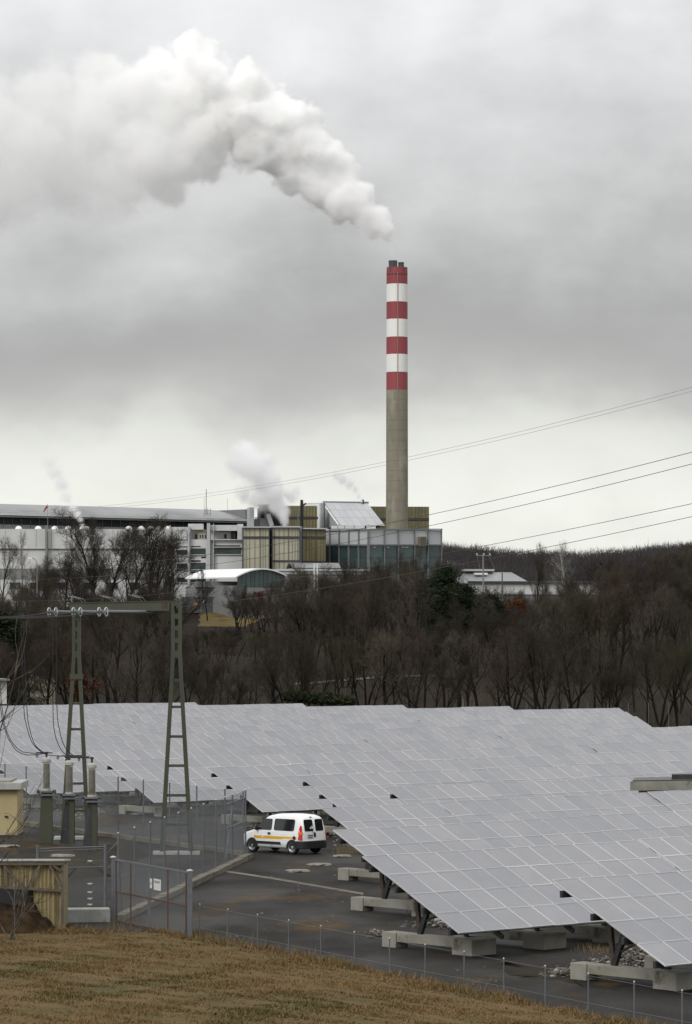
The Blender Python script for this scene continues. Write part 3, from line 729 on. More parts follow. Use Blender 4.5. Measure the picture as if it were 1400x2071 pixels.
# ------------------------------------------------------------------ steel portal of the substation
def portal():
    DA, DB = 170.5, 159.0
    root = empty('line_portal', P(250, 1275, 165) * 1.0, 'olive green steel portal of two splayed ladder columns and a crossbeam', 'portal'); root.location.z = 0
    a = Vector(((153 - 700) / F * DA, DA, 0)); b = Vector(((356 - 700) / F * DB, DB, 0)); ax = (b - a).normalized(); nx_ = Vector((-ax.y, ax.x, 0))
    def column(c, D, xl_top, xr_top, y_top, xl_bot, xr_bot, y_bot, y_split, windows, rungs):
        s = D / F; zt = CZ + (HY - y_top) * s; zs = CZ + (HY - y_split) * s; zb_ = 0.0
        X = lambda x: (x - 700) * s
        dd = 0.36
        w = 0.165
        # two flange members going down and apart
        for side in (0, 1):
            xt = X(xl_top) if side == 0 else X(xr_top); xb = X(xl_bot) if side == 0 else X(xr_bot)
            sg = 1 if side == 0 else -1
            m = MB()
            m.hexa([(xt, D, zs), (xt + sg * w, D, zs), (xt + sg * w, D + dd, zs), (xt, D + dd, zs)],
                   [(xt, D, zt), (xt + sg * w * 0.9, D, zt), (xt + sg * w * 0.9, D + dd, zt), (xt, D + dd, zt)])
            m.hexa([(xb, D, zb_), (xb + sg * (w + 0.03), D, zb_), (xb + sg * (w + 0.03), D + dd, zb_), (xb, D + dd, zb_)],
                   [(xt, D, zs), (xt + sg * w, D, zs), (xt + sg * w, D + dd, zs), (xt, D + dd, zs)])
            m.build('leg', M['green_steel'], root)
        for yy0, yy1 in windows:
            z0 = CZ + (HY - yy1) * s; z1 = CZ + (HY - yy0) * s
            m = MB(); m.box(X(xl_top) + w * 0.9, X(xr_top) - w * 0.9, D + 0.01, D + dd - 0.01, z0, z1); m.build('batten_plate', M['green_steel'], root)
        for yy in rungs:
            z = CZ + (HY - yy) * s; t = (zs - z) / zs
            xl = lerp(X(xl_top), X(xl_bot), t) + w * 0.8; xr = lerp(X(xr_top), X(xr_bot), t) - w * 0.8
            m = MB(); m.box(xl, xr, D + 0.05, D + dd - 0.05, z - 0.06, z + 0.06); m.build('rung', M['green_steel'], root)
        m = MB(); m.box(X(xl_bot) - 0.3, X(xr_bot) + 0.3, D - 0.25, D + dd + 0.25, 0.004, 0.14); m.build('footing', M['pale_concrete'], root)
    column(a, DA, 145.5, 162.5, 1229, 122, 182, 1700, 1326, [(1247, 1253.5), (1268.5, 1276.5), (1293, 1299.5), (1317, 1330)], [1368, 1423, 1475, 1530, 1585, 1640])
    column(b, DB, 346, 367, 1218, 323, 391, 1729, 1326, [(1218, 1226), (1241, 1251), (1266, 1275), (1291, 1300), (1316, 1330)], [1376, 1430, 1490, 1549, 1609, 1668])
    m = MB(); s = DA / F; m.box((141 - 700) * s, (168 - 700) * s, DA - 0.06, DA - 0.005, CZ + (HY - 1374) * s, CZ + (HY - 1363) * s); m.build('bracket', M['green_steel'], root)
    # crossbeam
    ba = Vector(((147 - 700) / F * DA, DA + 0.18, 0)); bb = Vector(((349 - 700) / F * DB, DB + 0.18, 0))
    z1 = CZ + (HY - 1220.5) * DA / F; m = MB(); h = 0.38
    m.beam(ba + Vector((0, 0, z1 - h / 2)), bb + Vector((0, 0, z1 - h / 2)), 0.34, h); beam_ = m.build('crossbeam', M['green_steel'], root)
    m = MB(); m.beam(ba + Vector((0, 0, z1 + 0.02)), bb + Vector((0, 0, z1 + 0.02)), 0.42, 0.036); m.beam(ba + Vector((0, 0, z1 - h - 0.02)), bb + Vector((0, 0, z1 - h - 0.02)), 0.42, 0.036); m.build('beam_flange', M['green_steel'], beam_)
    for k in range(3):
        m = MB(); t = 0.955; c = ba.lerp(bb, t) + Vector((0, 0, z1 - 0.07 - k * 0.1)); m.beam(c - ax * 0.35 - nx_ * 0.19, c + ax * 0.3 - nx_ * 0.19, 0.03, 0.035); m.build('bolt_plate', M['rust'], beam_)
    M['ring'] = mat('bright_corona_ring', (0.45, 0.47, 0.49), 0.35, 0.2)
    M['disc'] = mat('grey_glass_discs', (0.10, 0.105, 0.11), 0.3)
    spots = []
    for i, (bx, rx, name) in enumerate([(178, 104, 'left'), (240, 153, 'middle'), (300, 205, 'right')]):
        t = (bx - 147) / (349 - 147.0); q = ba.lerp(bb, t) + Vector((0, 0, z1 - h - 0.10))
        DR = q.y - 8.5; e = P(rx, 1237.5, DR)
        ins = empty('insulator_string', q, '%s double string of disc insulators with bright rings hanging from the crossbeam' % {'left': 'leftmost', 'middle': 'middle', 'right': 'rightmost'}[name], 'insulator', 'insulator strings on the portal')
        dirv = (e - q).normalized(); sd = dirv.cross(Vector((0, 0, 1))).normalized()
        for sgn in (-1, 1):
            q1 = q + sd * sgn * 0.16; e1 = e + sd * sgn * 0.16; m = MB(); n = 26
            for k in range(n):
                c = q1.lerp(e1, 0.12 + 0.8 * k / (n - 1)); m.tube([c, c + dirv * 0.05, c + dirv * 0.10], [0.09, 0.07, 0.02], 8)
            m.tube([q1, e1], 0.025, 5); m.build('disc_string', M['disc'], ins)
            m = MB(); ring = []
            for k in range(15):
                a_ = 2 * math.pi * k / 14; ring.append(e1 - dirv * 0.25 + (Vector((0, 0, 1)) * math.sin(a_) * 0.19 + sd * math.cos(a_) * 0.06 + dirv * math.cos(a_) * 0.05))
            m.tube(ring, 0.028, 6, cap=False); m.build('corona_ring', M['ring'], ins)
        m = MB(); m.beam(q - sd * 0.22, q + sd * 0.22, 0.08, 0.12); m.beam(e - sd * 0.22, e + sd * 0.22, 0.08, 0.12); m.build('yoke', M['galv'], ins)
        top = ba.lerp(bb, t - 0.05) + Vector((0, 0, z1 + 0.04))
        m = MB()
        for dx in (0.0, 0.45): m.tube([top + ax * dx, top + ax * dx + Vector((-0.1, -0.6, 0.16)), top + ax * dx + Vector((-0.55, -1.0, 0.30))], 0.011, 5)
        m.build('arcing_rod', M['ring'], ins)
        spots.append(e)
    return spots, a, b, z1
spots, pa, pb, pz = portal()

# bushings on steel pedestals
def pedestal(cx, ybase, ytop_ped, x0, x1, ins_top, lab, kind):
    g = G(cx, ybase); s = g.y / F; root = empty('bushing_post', g, lab, 'insulator', 'three ribbed insulators on steel pedestals')
    hp = (ybase - ytop_ped) * s; w = (x1 - x0) * s; X0 = (x0 - 700) * s
    if kind == 0:
        m = MB(); m.hexa([(X0 - 0.12, g.y, 0), (X0 + w, g.y, 0), (X0 + w, g.y + 0.5, 0), (X0 - 0.12, g.y + 0.5, 0)], [(X0, g.y, hp), (X0 + w, g.y, hp), (X0 + w, g.y + 0.5, hp), (X0, g.y + 0.5, hp)])
        m.build('pedestal', M['green_steel'], root)
    else:
        m = MB(); m.box(X0 + w * 0.5, X0 + w, g.y, g.y + 0.06, 0, hp); m.build('pedestal', M['green_steel'], root)
        m = MB(); m.box(X0, X0 + w, g.y + 0.45, g.y + 0.5, 0, hp); m.build('rear_flange', M['green_steel'], root)
        m = MB(); m.hexa([(X0 - 0.25, g.y + 0.25, 0), (X0 + w * 0.6, g.y + 0.2, 0), (X0 + w * 0.6, g.y + 0.24, 0), (X0 - 0.25, g.y + 0.29, 0)],
                         [(X0 + 0.05, g.y + 0.25, hp), (X0 + w * 0.6, g.y + 0.2, hp), (X0 + w * 0.6, g.y + 0.24, hp), (X0 + 0.05, g.y + 0.29, hp)]); m.build('web_plate', M['dark_steel'], root)
        m = MB(); m.hexa([(X0 - 0.15, g.y + 0.02, hp - 0.02), (X0 + w, g.y + 0.02, hp - 0.02), (X0 + w, g.y + 0.02, hp - 0.5), (X0 + w * 0.55, g.y + 0.02, hp - 0.45)],
                         [(X0 - 0.15, g.y + 0.05, hp - 0.02), (X0 + w, g.y + 0.05, hp - 0.02), (X0 + w, g.y + 0.05, hp - 0.5), (X0 + w * 0.55, g.y + 0.05, hp - 0.45)]); m.build('gusset', M['green_steel'], root)
    cxx = X0 + w * 0.5 - 0.02; cy = g.y + 0.25
    m = MB(); m.box(cxx - 0.42, cxx + 0.42, cy - 0.34, cy + 0.34, hp + 0.002, hp + 0.07)
    for ox in (-0.38, 0.38):
        for oy in (-0.28, 0.28): m.box(cxx + ox - 0.06, cxx + ox + 0.06, cy + oy - 0.06, cy + oy + 0.06, hp - 0.12, hp + 0.12)
    m.box(cxx - 0.25, cxx + 0.55, cy - 0.4, cy - 0.3, hp - 0.16, hp - 0.08)
    m.build('mounting_frame', M['galv'], root)
    hi = (ytop_ped - ins_top) * s - 0.07; prof = [(0.2, 0.0), (0.2, 0.12), (0.15, 0.14)]; n = 22
    for k in range(n):
        z = 0.16 + (hi - 0.5) * k / n; st = (hi - 0.5) / n; prof += [(0.15, z), (0.205 - 0.02 * k / n, z + st * 0.35), (0.15, z + st * 0.8)]
    m = MB(); m.lathe((cxx, cy, hp + 0.072), prof, 16); m.build('ribbed_insulator', M['porcelain'], root)
    m = MB(); m.lathe((cxx, cy, hp + 0.072), [(0.2, -0.0), (0.215, 0.01), (0.215, 0.1)], 16); m.build('base_ring', M['pale_porcelain'], root)
    m = MB(); zz = hp + 0.072 + hi - 0.32; m.lathe((cxx, cy, zz), [(0.17, 0), (0.22, 0.04), (0.22, 0.17), (0.16, 0.25), (0.06, 0.27)], 16); m.build('cap', M['pale_porcelain'], root)
    m = MB(); m.lathe((cxx, cy, zz + 0.272), [(0.05, 0), (0.05, 0.16), (0.09, 0.18), (0.09, 0.26)], 8); m.build('terminal', M['cable'], root)
    return Vector((cxx, cy, zz + 0.5))
t1 = pedestal(95, 1706, 1603, 83, 105, 1530, 'leftmost ribbed insulator on a solid olive steel pedestal', 0)
t2 = pedestal(140, 1705, 1610, 131, 150, 1536, 'middle ribbed insulator on an olive channel pedestal', 1)
t3 = pedestal(186, 1722, 1616, 176, 196, 1541, 'rightmost ribbed insulator on an olive channel pedestal nearest the front', 1)
def cable(name, pts, r, lab, grp=None, matn='cable', cat='cable', n=5):
    m = MB(); P_ = [Vector(p) for p in pts]; out = []
    for i in range(len(P_) - 1):
        p0 = P_[max(i - 1, 0)]; p1 = P_[i]; p2 = P_[i + 1]; p3 = P_[min(i + 2, len(P_) - 1)]
        for k in range(8):
            t = k / 8.0; out.append(0.5 * ((2 * p1) + (p2 - p0) * t + (2 * p0 - 5 * p1 + 4 * p2 - p3) * t * t + (3 * p1 - p0 - 3 * p2 + p3) * t ** 3))
    out.append(P_[-1]); m.tube(out, r, n); o = m.build(name, M[matn], None, smooth=True); return tag(o, lab, cat, grp)
gname = 'twin droppers from the portal line to the insulators'
d1 = t1.y; d3 = t3.y
for k, (pts, lab) in enumerate([
    ([(-14, 1243, -8), (-2, 1400, -5), (8, 1470, -3), (28, 1512, -2), (50, 1526, -1), (75, 1526, 0), (87, 1524, 0)], 'outer black dropper cable sweeping from the far left to the left insulator'),
    ([(-10, 1243, -8), (4, 1430, -5), (18, 1490, -3), (40, 1517, -2), (60, 1523, -1), (87, 1523, 0)], 'inner black dropper cable of the pair sweeping to the left insulator'),
    ([(42, 1240, -7), (48, 1425, -4), (53, 1465, -3), (64, 1500, -2), (80, 1518, -1), (94, 1526, 0), (118, 1529, 0), (131, 1528, 0)], 'black dropper cable joining the left and middle insulators'),
    ([(46, 1240, -7), (54, 1425, -4), (60, 1475, -3), (72, 1508, -2), (92, 1524, 0)], 'short inner dropper cable of the middle pair above the left insulator'),
    ([(107, 1240, -6), (107, 1425, -4), (110, 1478, -3), (120, 1510, -2), (134, 1527, -1), (150, 1532, 0)], 'outer black dropper cable hanging straight, then curving to the right insulator'),
    ([(114, 1240, -6), (115, 1425, -4), (121, 1480, -3), (132, 1512, -2), (148, 1528, 0)], 'inner black dropper cable of the right hand pair')]):
    cable('dropper_cable', [P(x, y, (d1 if k < 2 else (d1 - 1)) + dz * 0.3) for x, y, dz in pts], 0.020, lab, gname)
m = MB(); m.beam(t1 + Vector((-0.5, 0, 0)), t1 + Vector((0.3, 0, -0.02)), 0.07, 0.05); m.beam(P(118, 1529, t2.y), P(133, 1529.5, t2.y), 0.05, 0.05); m.beam(P(131, 1531, t3.y), P(181, 1532, t3.y), 0.07, 0.1)
for x, y, D in [(75, 1529, t1.y), (117, 1533, t2.y), (160, 1537, t3.y)]: m.tube([P(x, y - 4, D), P(x + 2, y, D), P(x, y + 3, D), P(x - 2, y, D), P(x, y - 4, D)], 0.025, 5)
tag(m.build('busbar', M['cable']), 'dark busbar with small clamps linking the tops of the insulators', 'busbar')

# ------------------------------------------------------------------ the white van
def van():
    fwd = Vector((-0.73, 0.683, 0)).normalized(); lf = Vector((-fwd.y, fwd.x, 0)); c0 = Vector((-2.94 + 0.05, 160.6, 0.004))
    root = empty('parked_van', c0, 'small white passenger van with yellow side stripe parked beside the tables', 'van', rz=math.atan2(fwd.y, fwd.x))
    bpy.context.view_layer.update()
    M['van_paint'] = mat('white_car_paint', (0.78, 0.79, 0.79), 0.3, coat=0.6)
    M['car_glass'] = mat('dark_car_glass', (0.012, 0.016, 0.016), 0.06, spec=0.7)
    M['plastic'] = mat('black_bumper_plastic', (0.014, 0.014, 0.017), 0.45)
    M['tyre'] = mat('tyre_rubber', (0.012, 0.012, 0.012), 0.85)
    M['hub'] = mat('steel_wheel', (0.30, 0.31, 0.32), 0.4, 0.4)
    M['stripe'] = mat('yellow_stripe', (0.72, 0.40, 0.012), 0.4)
    M['red_lens'] = mat('red_tail_lens', (0.50, 0.018, 0.010), 0.15, coat=0.6)
    M['orange_lens'] = mat('orange_tail_lens', (0.65, 0.10, 0.012), 0.15)
    Mw = wmat(root)
    def W(x, y, z): return Mw @ Vector((x, y, z))
    H = 1.83
    # side profile: stations x, roof z, belt z 0.98, bottom z
    prof = [(2.00, 0.62, 0.30, 0.66), (1.93, 0.80, 0.26, 0.76), (1.75, 0.93, 0.24, 0.80), (1.35, 1.03, 0.24, 0.83), (1.02, 1.13, 0.24, 0.83), (0.80, 1.36, 0.24, 0.83), (0.55, 1.60, 0.24, 0.83), (0.30, 1.74, 0.24, 0.83), (-0.10, 1.81, 0.24, 0.83),
            (-0.80, 1.83, 0.24, 0.83), (-1.45, 1.80, 0.24, 0.825), (-1.72, 1.74, 0.26, 0.815), (-1.84, 1.64, 0.27, 0.80), (-1.93, 1.18, 0.28, 0.78), (-1.97, 0.70, 0.30, 0.77)]
    def section(x, zt, zb, hw):
        belt = min(1.0, zt - 0.02); top_w = hw - 0.17 * max(0, (zt - 1.0)) / 0.83 - (0.0)
        pts = [(0.0, zb), (hw - 0.10, zb), (hw - 0.02, zb + 0.08), (hw, 0.50 if zt > 0.7 else zb + 0.15), (hw - 0.015, belt * 0.8 + 0.1 if zt < 1.1 else 0.92)]
        if zt > 1.15:
            pts += [(hw - 0.03, 1.02), (lerp(hw - 0.03, top_w, 0.55), lerp(1.02, zt - 0.10, 0.55)), (top_w, zt - 0.10), (top_w - 0.06, zt - 0.035), (top_w - 0.2, zt - 0.008), (0.0, zt + 0.012)]
        else:
            pts += [(hw - 0.03, lerp(belt * 0.8 + 0.1, zt, 0.5)), (hw - 0.06, zt - 0.04), (hw - 0.12, zt - 0.02), (hw - 0.2, zt - 0.006), (hw - 0.35, zt), (0.0, zt + 0.012)]
        return pts
    V = []; n = 11
    for (x, zt, zb, hw) in prof:
        s_ = section(x, zt, zb, hw)
        V += [(x, y, z) for y, z in s_] + [(x, -y, z) for y, z in reversed(s_[1:-1])]
    k = 2 * n - 2; Fc = []
    for i in range(len(prof) - 1):
        for j in range(k):
            Fc.append((i * k + j, (i + 1) * k + j, (i + 1) * k + (j + 1) % k, i * k + (j + 1) % k))
    Fc.append(tuple(range(k))); Fc.append(tuple(reversed(range((len(prof) - 1) * k, len(prof) * k))))
    m = MB(); m.add([W(*v) for v in V], Fc); body = m.build('body', M['van_paint'], root, smooth=True)
    bm = bmesh.new(); bm.from_mesh(body.data); bmesh.ops.recalc_face_normals(bm, faces=bm.faces); bm.to_mesh(body.data); bm.free()
    # the side surface: y as function of z
    def ys(z, x=0.0):
        hw = 0.83 if x > -1.6 else 0.81
        if z < 0.92: return hw
        if z < 1.02: return hw - 0.03 * (z - 0.92) / 0.1 - 0.0
        return lerp(hw - 0.03, hw - 0.17 * 0.98, (z - 1.02) / 0.70)
    def side_patch(name, poly, mt, parent, dy=0.006, th=0.006, sides=(1, -1)):
        for sg in sides:
            a = [W(x, sg * (ys(z, x) + dy), z) for x, z in poly]; b = [W(x, sg * (ys(z, x) + dy + th), z) for x, z in poly]
            m = MB(); m.hexa(a, b); m.build(name, mt, parent)
    def rounded(x0, z0, x1, z1, r, slant=0.0):
        pts = []
        for cx, cz, a0 in ((x1 - r, z0 + r, -90), (x1 - r, z1 - r, 0), (x0 + r, z1 - r, 90), (x0 + r, z0 + r, 180)):
            for q in range(4):
                a = math.radians(a0 + q * 30); x = cx + r * math.cos(a); z = cz + r * math.sin(a); pts.append((x - (slant * (z - z0) if x > (x0 + x1) / 2 else 0), z))
        return pts
    side_patch('side_window', rounded(-1.42, 1.06, -0.12, 1.60, 0.09), M['car_glass'], root)
    side_patch('door_window', rounded(0.02, 1.06, 0.98, 1.58, 0.07, slant=0.75), M['car_glass'], root)
    side_patch('yellow_stripe', [(-1.60, 0.66), (1.12, 0.66), (1.12, 0.79), (-1.60, 0.79)], M['stripe'], root, dy=0.004, th=0.003)
    side_patch('rub_strip', [(-0.62, 0.42), (1.00, 0.42), (1.04, 0.54), (-0.58, 0.54)], M['plastic'], root, dy=0.004, th=0.02)
    for x in (-0.04,): side_patch('door_seam', [(x - 0.008, 0.34), (x + 0.008, 0.34), (x + 0.008, 1.64), (x - 0.008, 1.64)], M['plastic'], root, dy=0.001, th=0.002)
    side_patch('door_handle', [(0.06, 0.87), (0.22, 0.87), (0.22, 0.96), (0.06, 0.96)], M['plastic'], root, th=0.03)
    side_patch('fuel_flap', [(-1.47 + 0.09 * math.cos(a * math.pi / 4), 0.76 + 0.09 * math.sin(a * math.pi / 4)) for a in range(8)], M['plastic'], root, dy=0.010, sides=(1,))
    side_patch('emblem', [(0.55 + 0.055 * math.cos(a * math.pi / 4), 0.745 + 0.07 * math.sin(a * math.pi / 4)) for a in range(8)], M['white'], root, dy=0.010, sides=(1,))
    # dark wheel arch cut-outs
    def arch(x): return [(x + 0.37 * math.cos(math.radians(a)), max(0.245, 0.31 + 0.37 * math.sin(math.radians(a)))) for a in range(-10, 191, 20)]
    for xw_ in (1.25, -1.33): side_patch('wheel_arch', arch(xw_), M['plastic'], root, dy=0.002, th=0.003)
    # rear: lower bumper, windows, plate
    def rear_x(z): return interp(z, [(0.3, -1.97), (0.70, -1.97), (1.18, -1.93), (1.64, -1.84), (1.74, -1.72)])
    def rear_patch(name, poly, mt, parent, dx=0.006, th=0.008):
        a = [W(rear_x(z) - dx, y, z) for y, z in poly]; b = [W(rear_x(z) - dx - th, y, z) for y, z in poly]
        m = MB(); m.hexa(a, b); return m.build(name, mt, parent)
    def rr_(y0, z0, y1, z1, r): return [(y, z) for y, z in rounded(y0, z0, y1, z1, r)]
    m = MB(); pts = [(-1.52, 0.845), (-1.75, 0.85), (-2.0, 0.80), (-2.06, 0.6), (-2.07, 0.0)]
    full = pts + [(x, -y) for x, y in reversed(pts[:-1])]
    a = [W(x, y, 0.26) for x, y in full]; b = [W(x + (0.01), y * 0.995, 0.62) for x, y in full]; m.hexa(a, b); m.build('rear_bumper', M['plastic'], root, bevel=0.03)
    rear_patch('rear_window', rr_(0.04, 1.06, 0.62, 1.60, 0.08), M['car_glass'], root)
    rear_patch('rear_window', rr_(-0.62, 1.06, -0.10, 1.60, 0.08), M['car_glass'], root)
    rear_patch('door_seam', [(-0.035, 0.64), (-0.02, 0.64), (-0.02, 1.7), (-0.035, 1.7)], M['plastic'], root, dx=0.002, th=0.003)
    rear_patch('licence_plate', [(0.10, 0.74), (0.46, 0.74), (0.46, 0.93), (0.10, 0.93)], M['sign_white'], root, dx=0.012)
    rng = random.Random(3); y = 0.43
    m = MB()
    for row, z0 in enumerate((0.845, 0.76)):
        for k in range(5):
            yy = 0.43 - k * 0.065; a = [W(rear_x(z0) - 0.0215, yy - d[0], z0 + d[1]) for d in ((0, 0), (0.045, 0), (0.045, 0.055), (0, 0.055))]
            m.hexa(a, [v + (W(-1, 0, 0) - W(0, 0, 0)) * 0.002 for v in a])
    m.build('plate_marking', M['print'], root)
    rear_patch('door_lock', rr_(-0.10, 0.78, 0.04, 1.0, 0.05), M['plastic'], root)
    rear_patch('brake_light', [(0.02, 1.68), (0.16, 1.68), (0.16, 1.72), (0.02, 1.72)], M['plastic'], root, dx=0.03)
    m = MB(); m.beam(W(-1.99, 0.10, 0.98), W(-1.925, 0.20, 1.30), 0.02, 0.02); m.build('rear_wiper', M['cable'], root)
    for sg in (1, -1):
        poly = [(-1.96, 0.66), (-1.70, 0.66), (-1.70, 1.05), (-1.75, 1.32), (-1.85, 1.32), (-1.90, 1.15)]
        a = [W(x, sg * (ys(z, x) - 0.03), z) for x, z in poly]; b = [W(x, sg * (ys(z, x) + 0.014), z) for x, z in poly]
        m = MB(); m.hexa(a, b); tl = m.build('tail_light', M['red_lens'], root)
        poly = [(-1.965, 0.90), (-1.71, 0.90), (-1.71, 1.04), (-1.955, 1.04)]
        a = [W(x, sg * (ys(z, x) - 0.02), z) for x, z in poly]; b = [W(x, sg * (ys(z, x) + 0.018), z) for x, z in poly]
        m = MB(); m.hexa(a, b); m.build('indicator', M['orange_lens'], tl)
        m = MB(); m.hexa([W(0.84, sg * 0.82, 1.02), W(0.84, sg * 1.0, 1.04), W(0.84, sg * 1.0, 1.2), W(0.84, sg * 0.82, 1.18)], [W(0.98, sg * 0.82, 1.02), W(0.95, sg * 0.98, 1.05), W(0.95, sg * 0.98, 1.18), W(0.98, sg * 0.82, 1.16)]); m.build('wing_mirror', M['plastic'], root, bevel=0.02)
        for wx in (1.25, -1.33):
            mt_ = MB(); c = (wx, sg * 0.70, 0.31)
            def ringp(rad, yy): return [W(wx + rad * math.cos(2 * math.pi * q / 20), sg * yy, 0.31 + rad * math.sin(2 * math.pi * q / 20)) for q in range(20)]
            prs = [(0.20, 0.62), (0.29, 0.62), (0.31, 0.66), (0.31, 0.80), (0.29, 0.835), (0.205, 0.84), (0.20, 0.80)]
            V = []; Fc = []
            for rd_, yy in prs: V += ringp(rd_, yy)
            for i in range(len(prs) - 1):
                for j in range(20): Fc.append((i * 20 + j, i * 20 + (j + 1) % 20, (i + 1) * 20 + (j + 1) % 20, (i + 1) * 20 + j))
            wheel = empty('wheel', root.matrix_world @ Vector(c) if False else (wx, sg * 0.7, 0.31)); wheel.parent = root
            m = MB(); m.add(V, Fc); m.build('tyre', M['tyre'], wheel, smooth=True)
            prs = [(0.21, 0.845), (0.19, 0.83), (0.15, 0.80), (0.10, 0.81), (0.06, 0.84), (0.001, 0.845)]; V = []; Fc = []
            for rd_, yy in prs: V += ringp(rd_, yy)
            for i in range(len(prs) - 1):
                for j in range(20): Fc.append((i * 20 + j, i * 20 + (j + 1) % 20, (i + 1) * 20 + (j + 1) % 20, (i + 1) * 20 + j))
            m = MB(); m.add(V, Fc)
            m.build('rim', M['hub'], wheel)
    # windscreen
    m = MB(); a = [W(1.05, 0.68, 1.12), W(1.05, -0.68, 1.12), W(0.50, -0.60, 1.64), W(0.50, 0.60, 1.64)]
    up_ = W(0.012, 0, 0.012) - W(0, 0, 0); m.hexa([v + up_ for v in a], [v + up_ * 2 for v in a]); m.build('windscreen', M['car_glass'], root)
van()
# ------------------------------------------------------------------ the plant across the valley
M['off_white'] = mat('off_white_concrete', (0.56, 0.565, 0.56), 0.8, col2=(0.46, 0.465, 0.46), scale=0.12, col3=(0.32, 0.33, 0.33), scale3=0.10, contrast3=(0.55, 0.75))
M['grey_conc'] = mat('grey_concrete_facade', (0.22, 0.225, 0.225), 0.85, col2=(0.16, 0.165, 0.165), scale=0.15)
M['green_glass'] = mat('green_window_glass', (0.018, 0.034, 0.034), 0.2, spec=0.6, rnd=0.35)
M['teal_glass'] = mat('teal_glass_cladding', (0.055, 0.085, 0.085), 0.25, spec=0.6, col2=(0.035, 0.06, 0.062), scale=0.12, rnd=0.2)
M['pale_panel'] = mat('pale_grey_panel', (0.40, 0.41, 0.425), 0.6, rnd=0.06)
M['mid_grey'] = mat('mid_grey_metal', (0.16, 0.165, 0.17), 0.55, rnd=0.05)
M['joint'] = mat('dark_joint', (0.07, 0.072, 0.075), 0.7)
M['olive_pale'] = mat('pale_olive_cladding', (0.40, 0.385, 0.29), 0.7, rnd=0.05, col2=(0.34, 0.33, 0.24), scale=0.2)
M['olive'] = mat('olive_yellow_cladding', (0.225, 0.195, 0.080), 0.7, rnd=0.08, col2=(0.18, 0.16, 0.07), scale=0.2)
M['olive_dark'] = mat('dark_olive_cladding', (0.145, 0.13, 0.055), 0.7, rnd=0.08)
M['rib'] = mat('grey_rib', (0.10, 0.095, 0.095), 0.6)
M['band'] = mat('dark_band', (0.045, 0.038, 0.045), 0.7)
M['roof_grey'] = mat('ribbed_roof_metal', (0.24, 0.245, 0.25), 0.45, col2=(0.15, 0.155, 0.16), scale=0.07, contrast=(0.4, 0.62), stretch=(1, 1, 1))
M['roof_white'] = mat('white_roof_membrane', (0.74, 0.76, 0.76), 0.6)
M['void'] = mat('dark_recess', (0.012, 0.013, 0.014), 0.9)
M['plaster'] = mat('yellowish_plaster', (0.38, 0.36, 0.23), 0.9)

class Face:
    def __init__(s, x0, D0, x1, D1):
        s.x0, s.x1 = x0, x1
        s.a = Vector(((x0 - 700) * D0 / F, D0, 0)); s.b = Vector(((x1 - 700) * D1 / F, D1, 0))
        s.u = (s.b - s.a).normalized(); s.n = Vector((s.u.y, -s.u.x, 0))
    def p(s, x, y, out=0.0):
        k = (x - 700) / F; d = s.b - s.a; t = (k * s.a.y - s.a.x) / (d.x - k * d.y); q = s.a + d * t
        z = CZ + (HY - y) * q.y / F
        return Vector((q.x, q.y, z)) + s.n * out
    def block(s, mb, x0, x1, y0, y1, d0, d1, mi=0, level=True):
        a = s.p(x0, y0); b = s.p(x1, y0); c = s.p(x1, y1); e = s.p(x0, y1)
        if level:
            zt = (a.z + b.z) / 2; zb_ = (c.z + e.z) / 2; a.z = b.z = zt; c.z = e.z = zb_
        mb.hexa([v + s.n * d0 for v in (a, b, c, e)], [v + s.n * d1 for v in (a, b, c, e)], mi)
    def part(s, name, mt, parent, x0, x1, y0, y1, d0, d1, level=True):
        m = MB(); s.block(m, x0, x1, y0, y1, d0, d1, 0, level); return m.build(name, mt, parent)

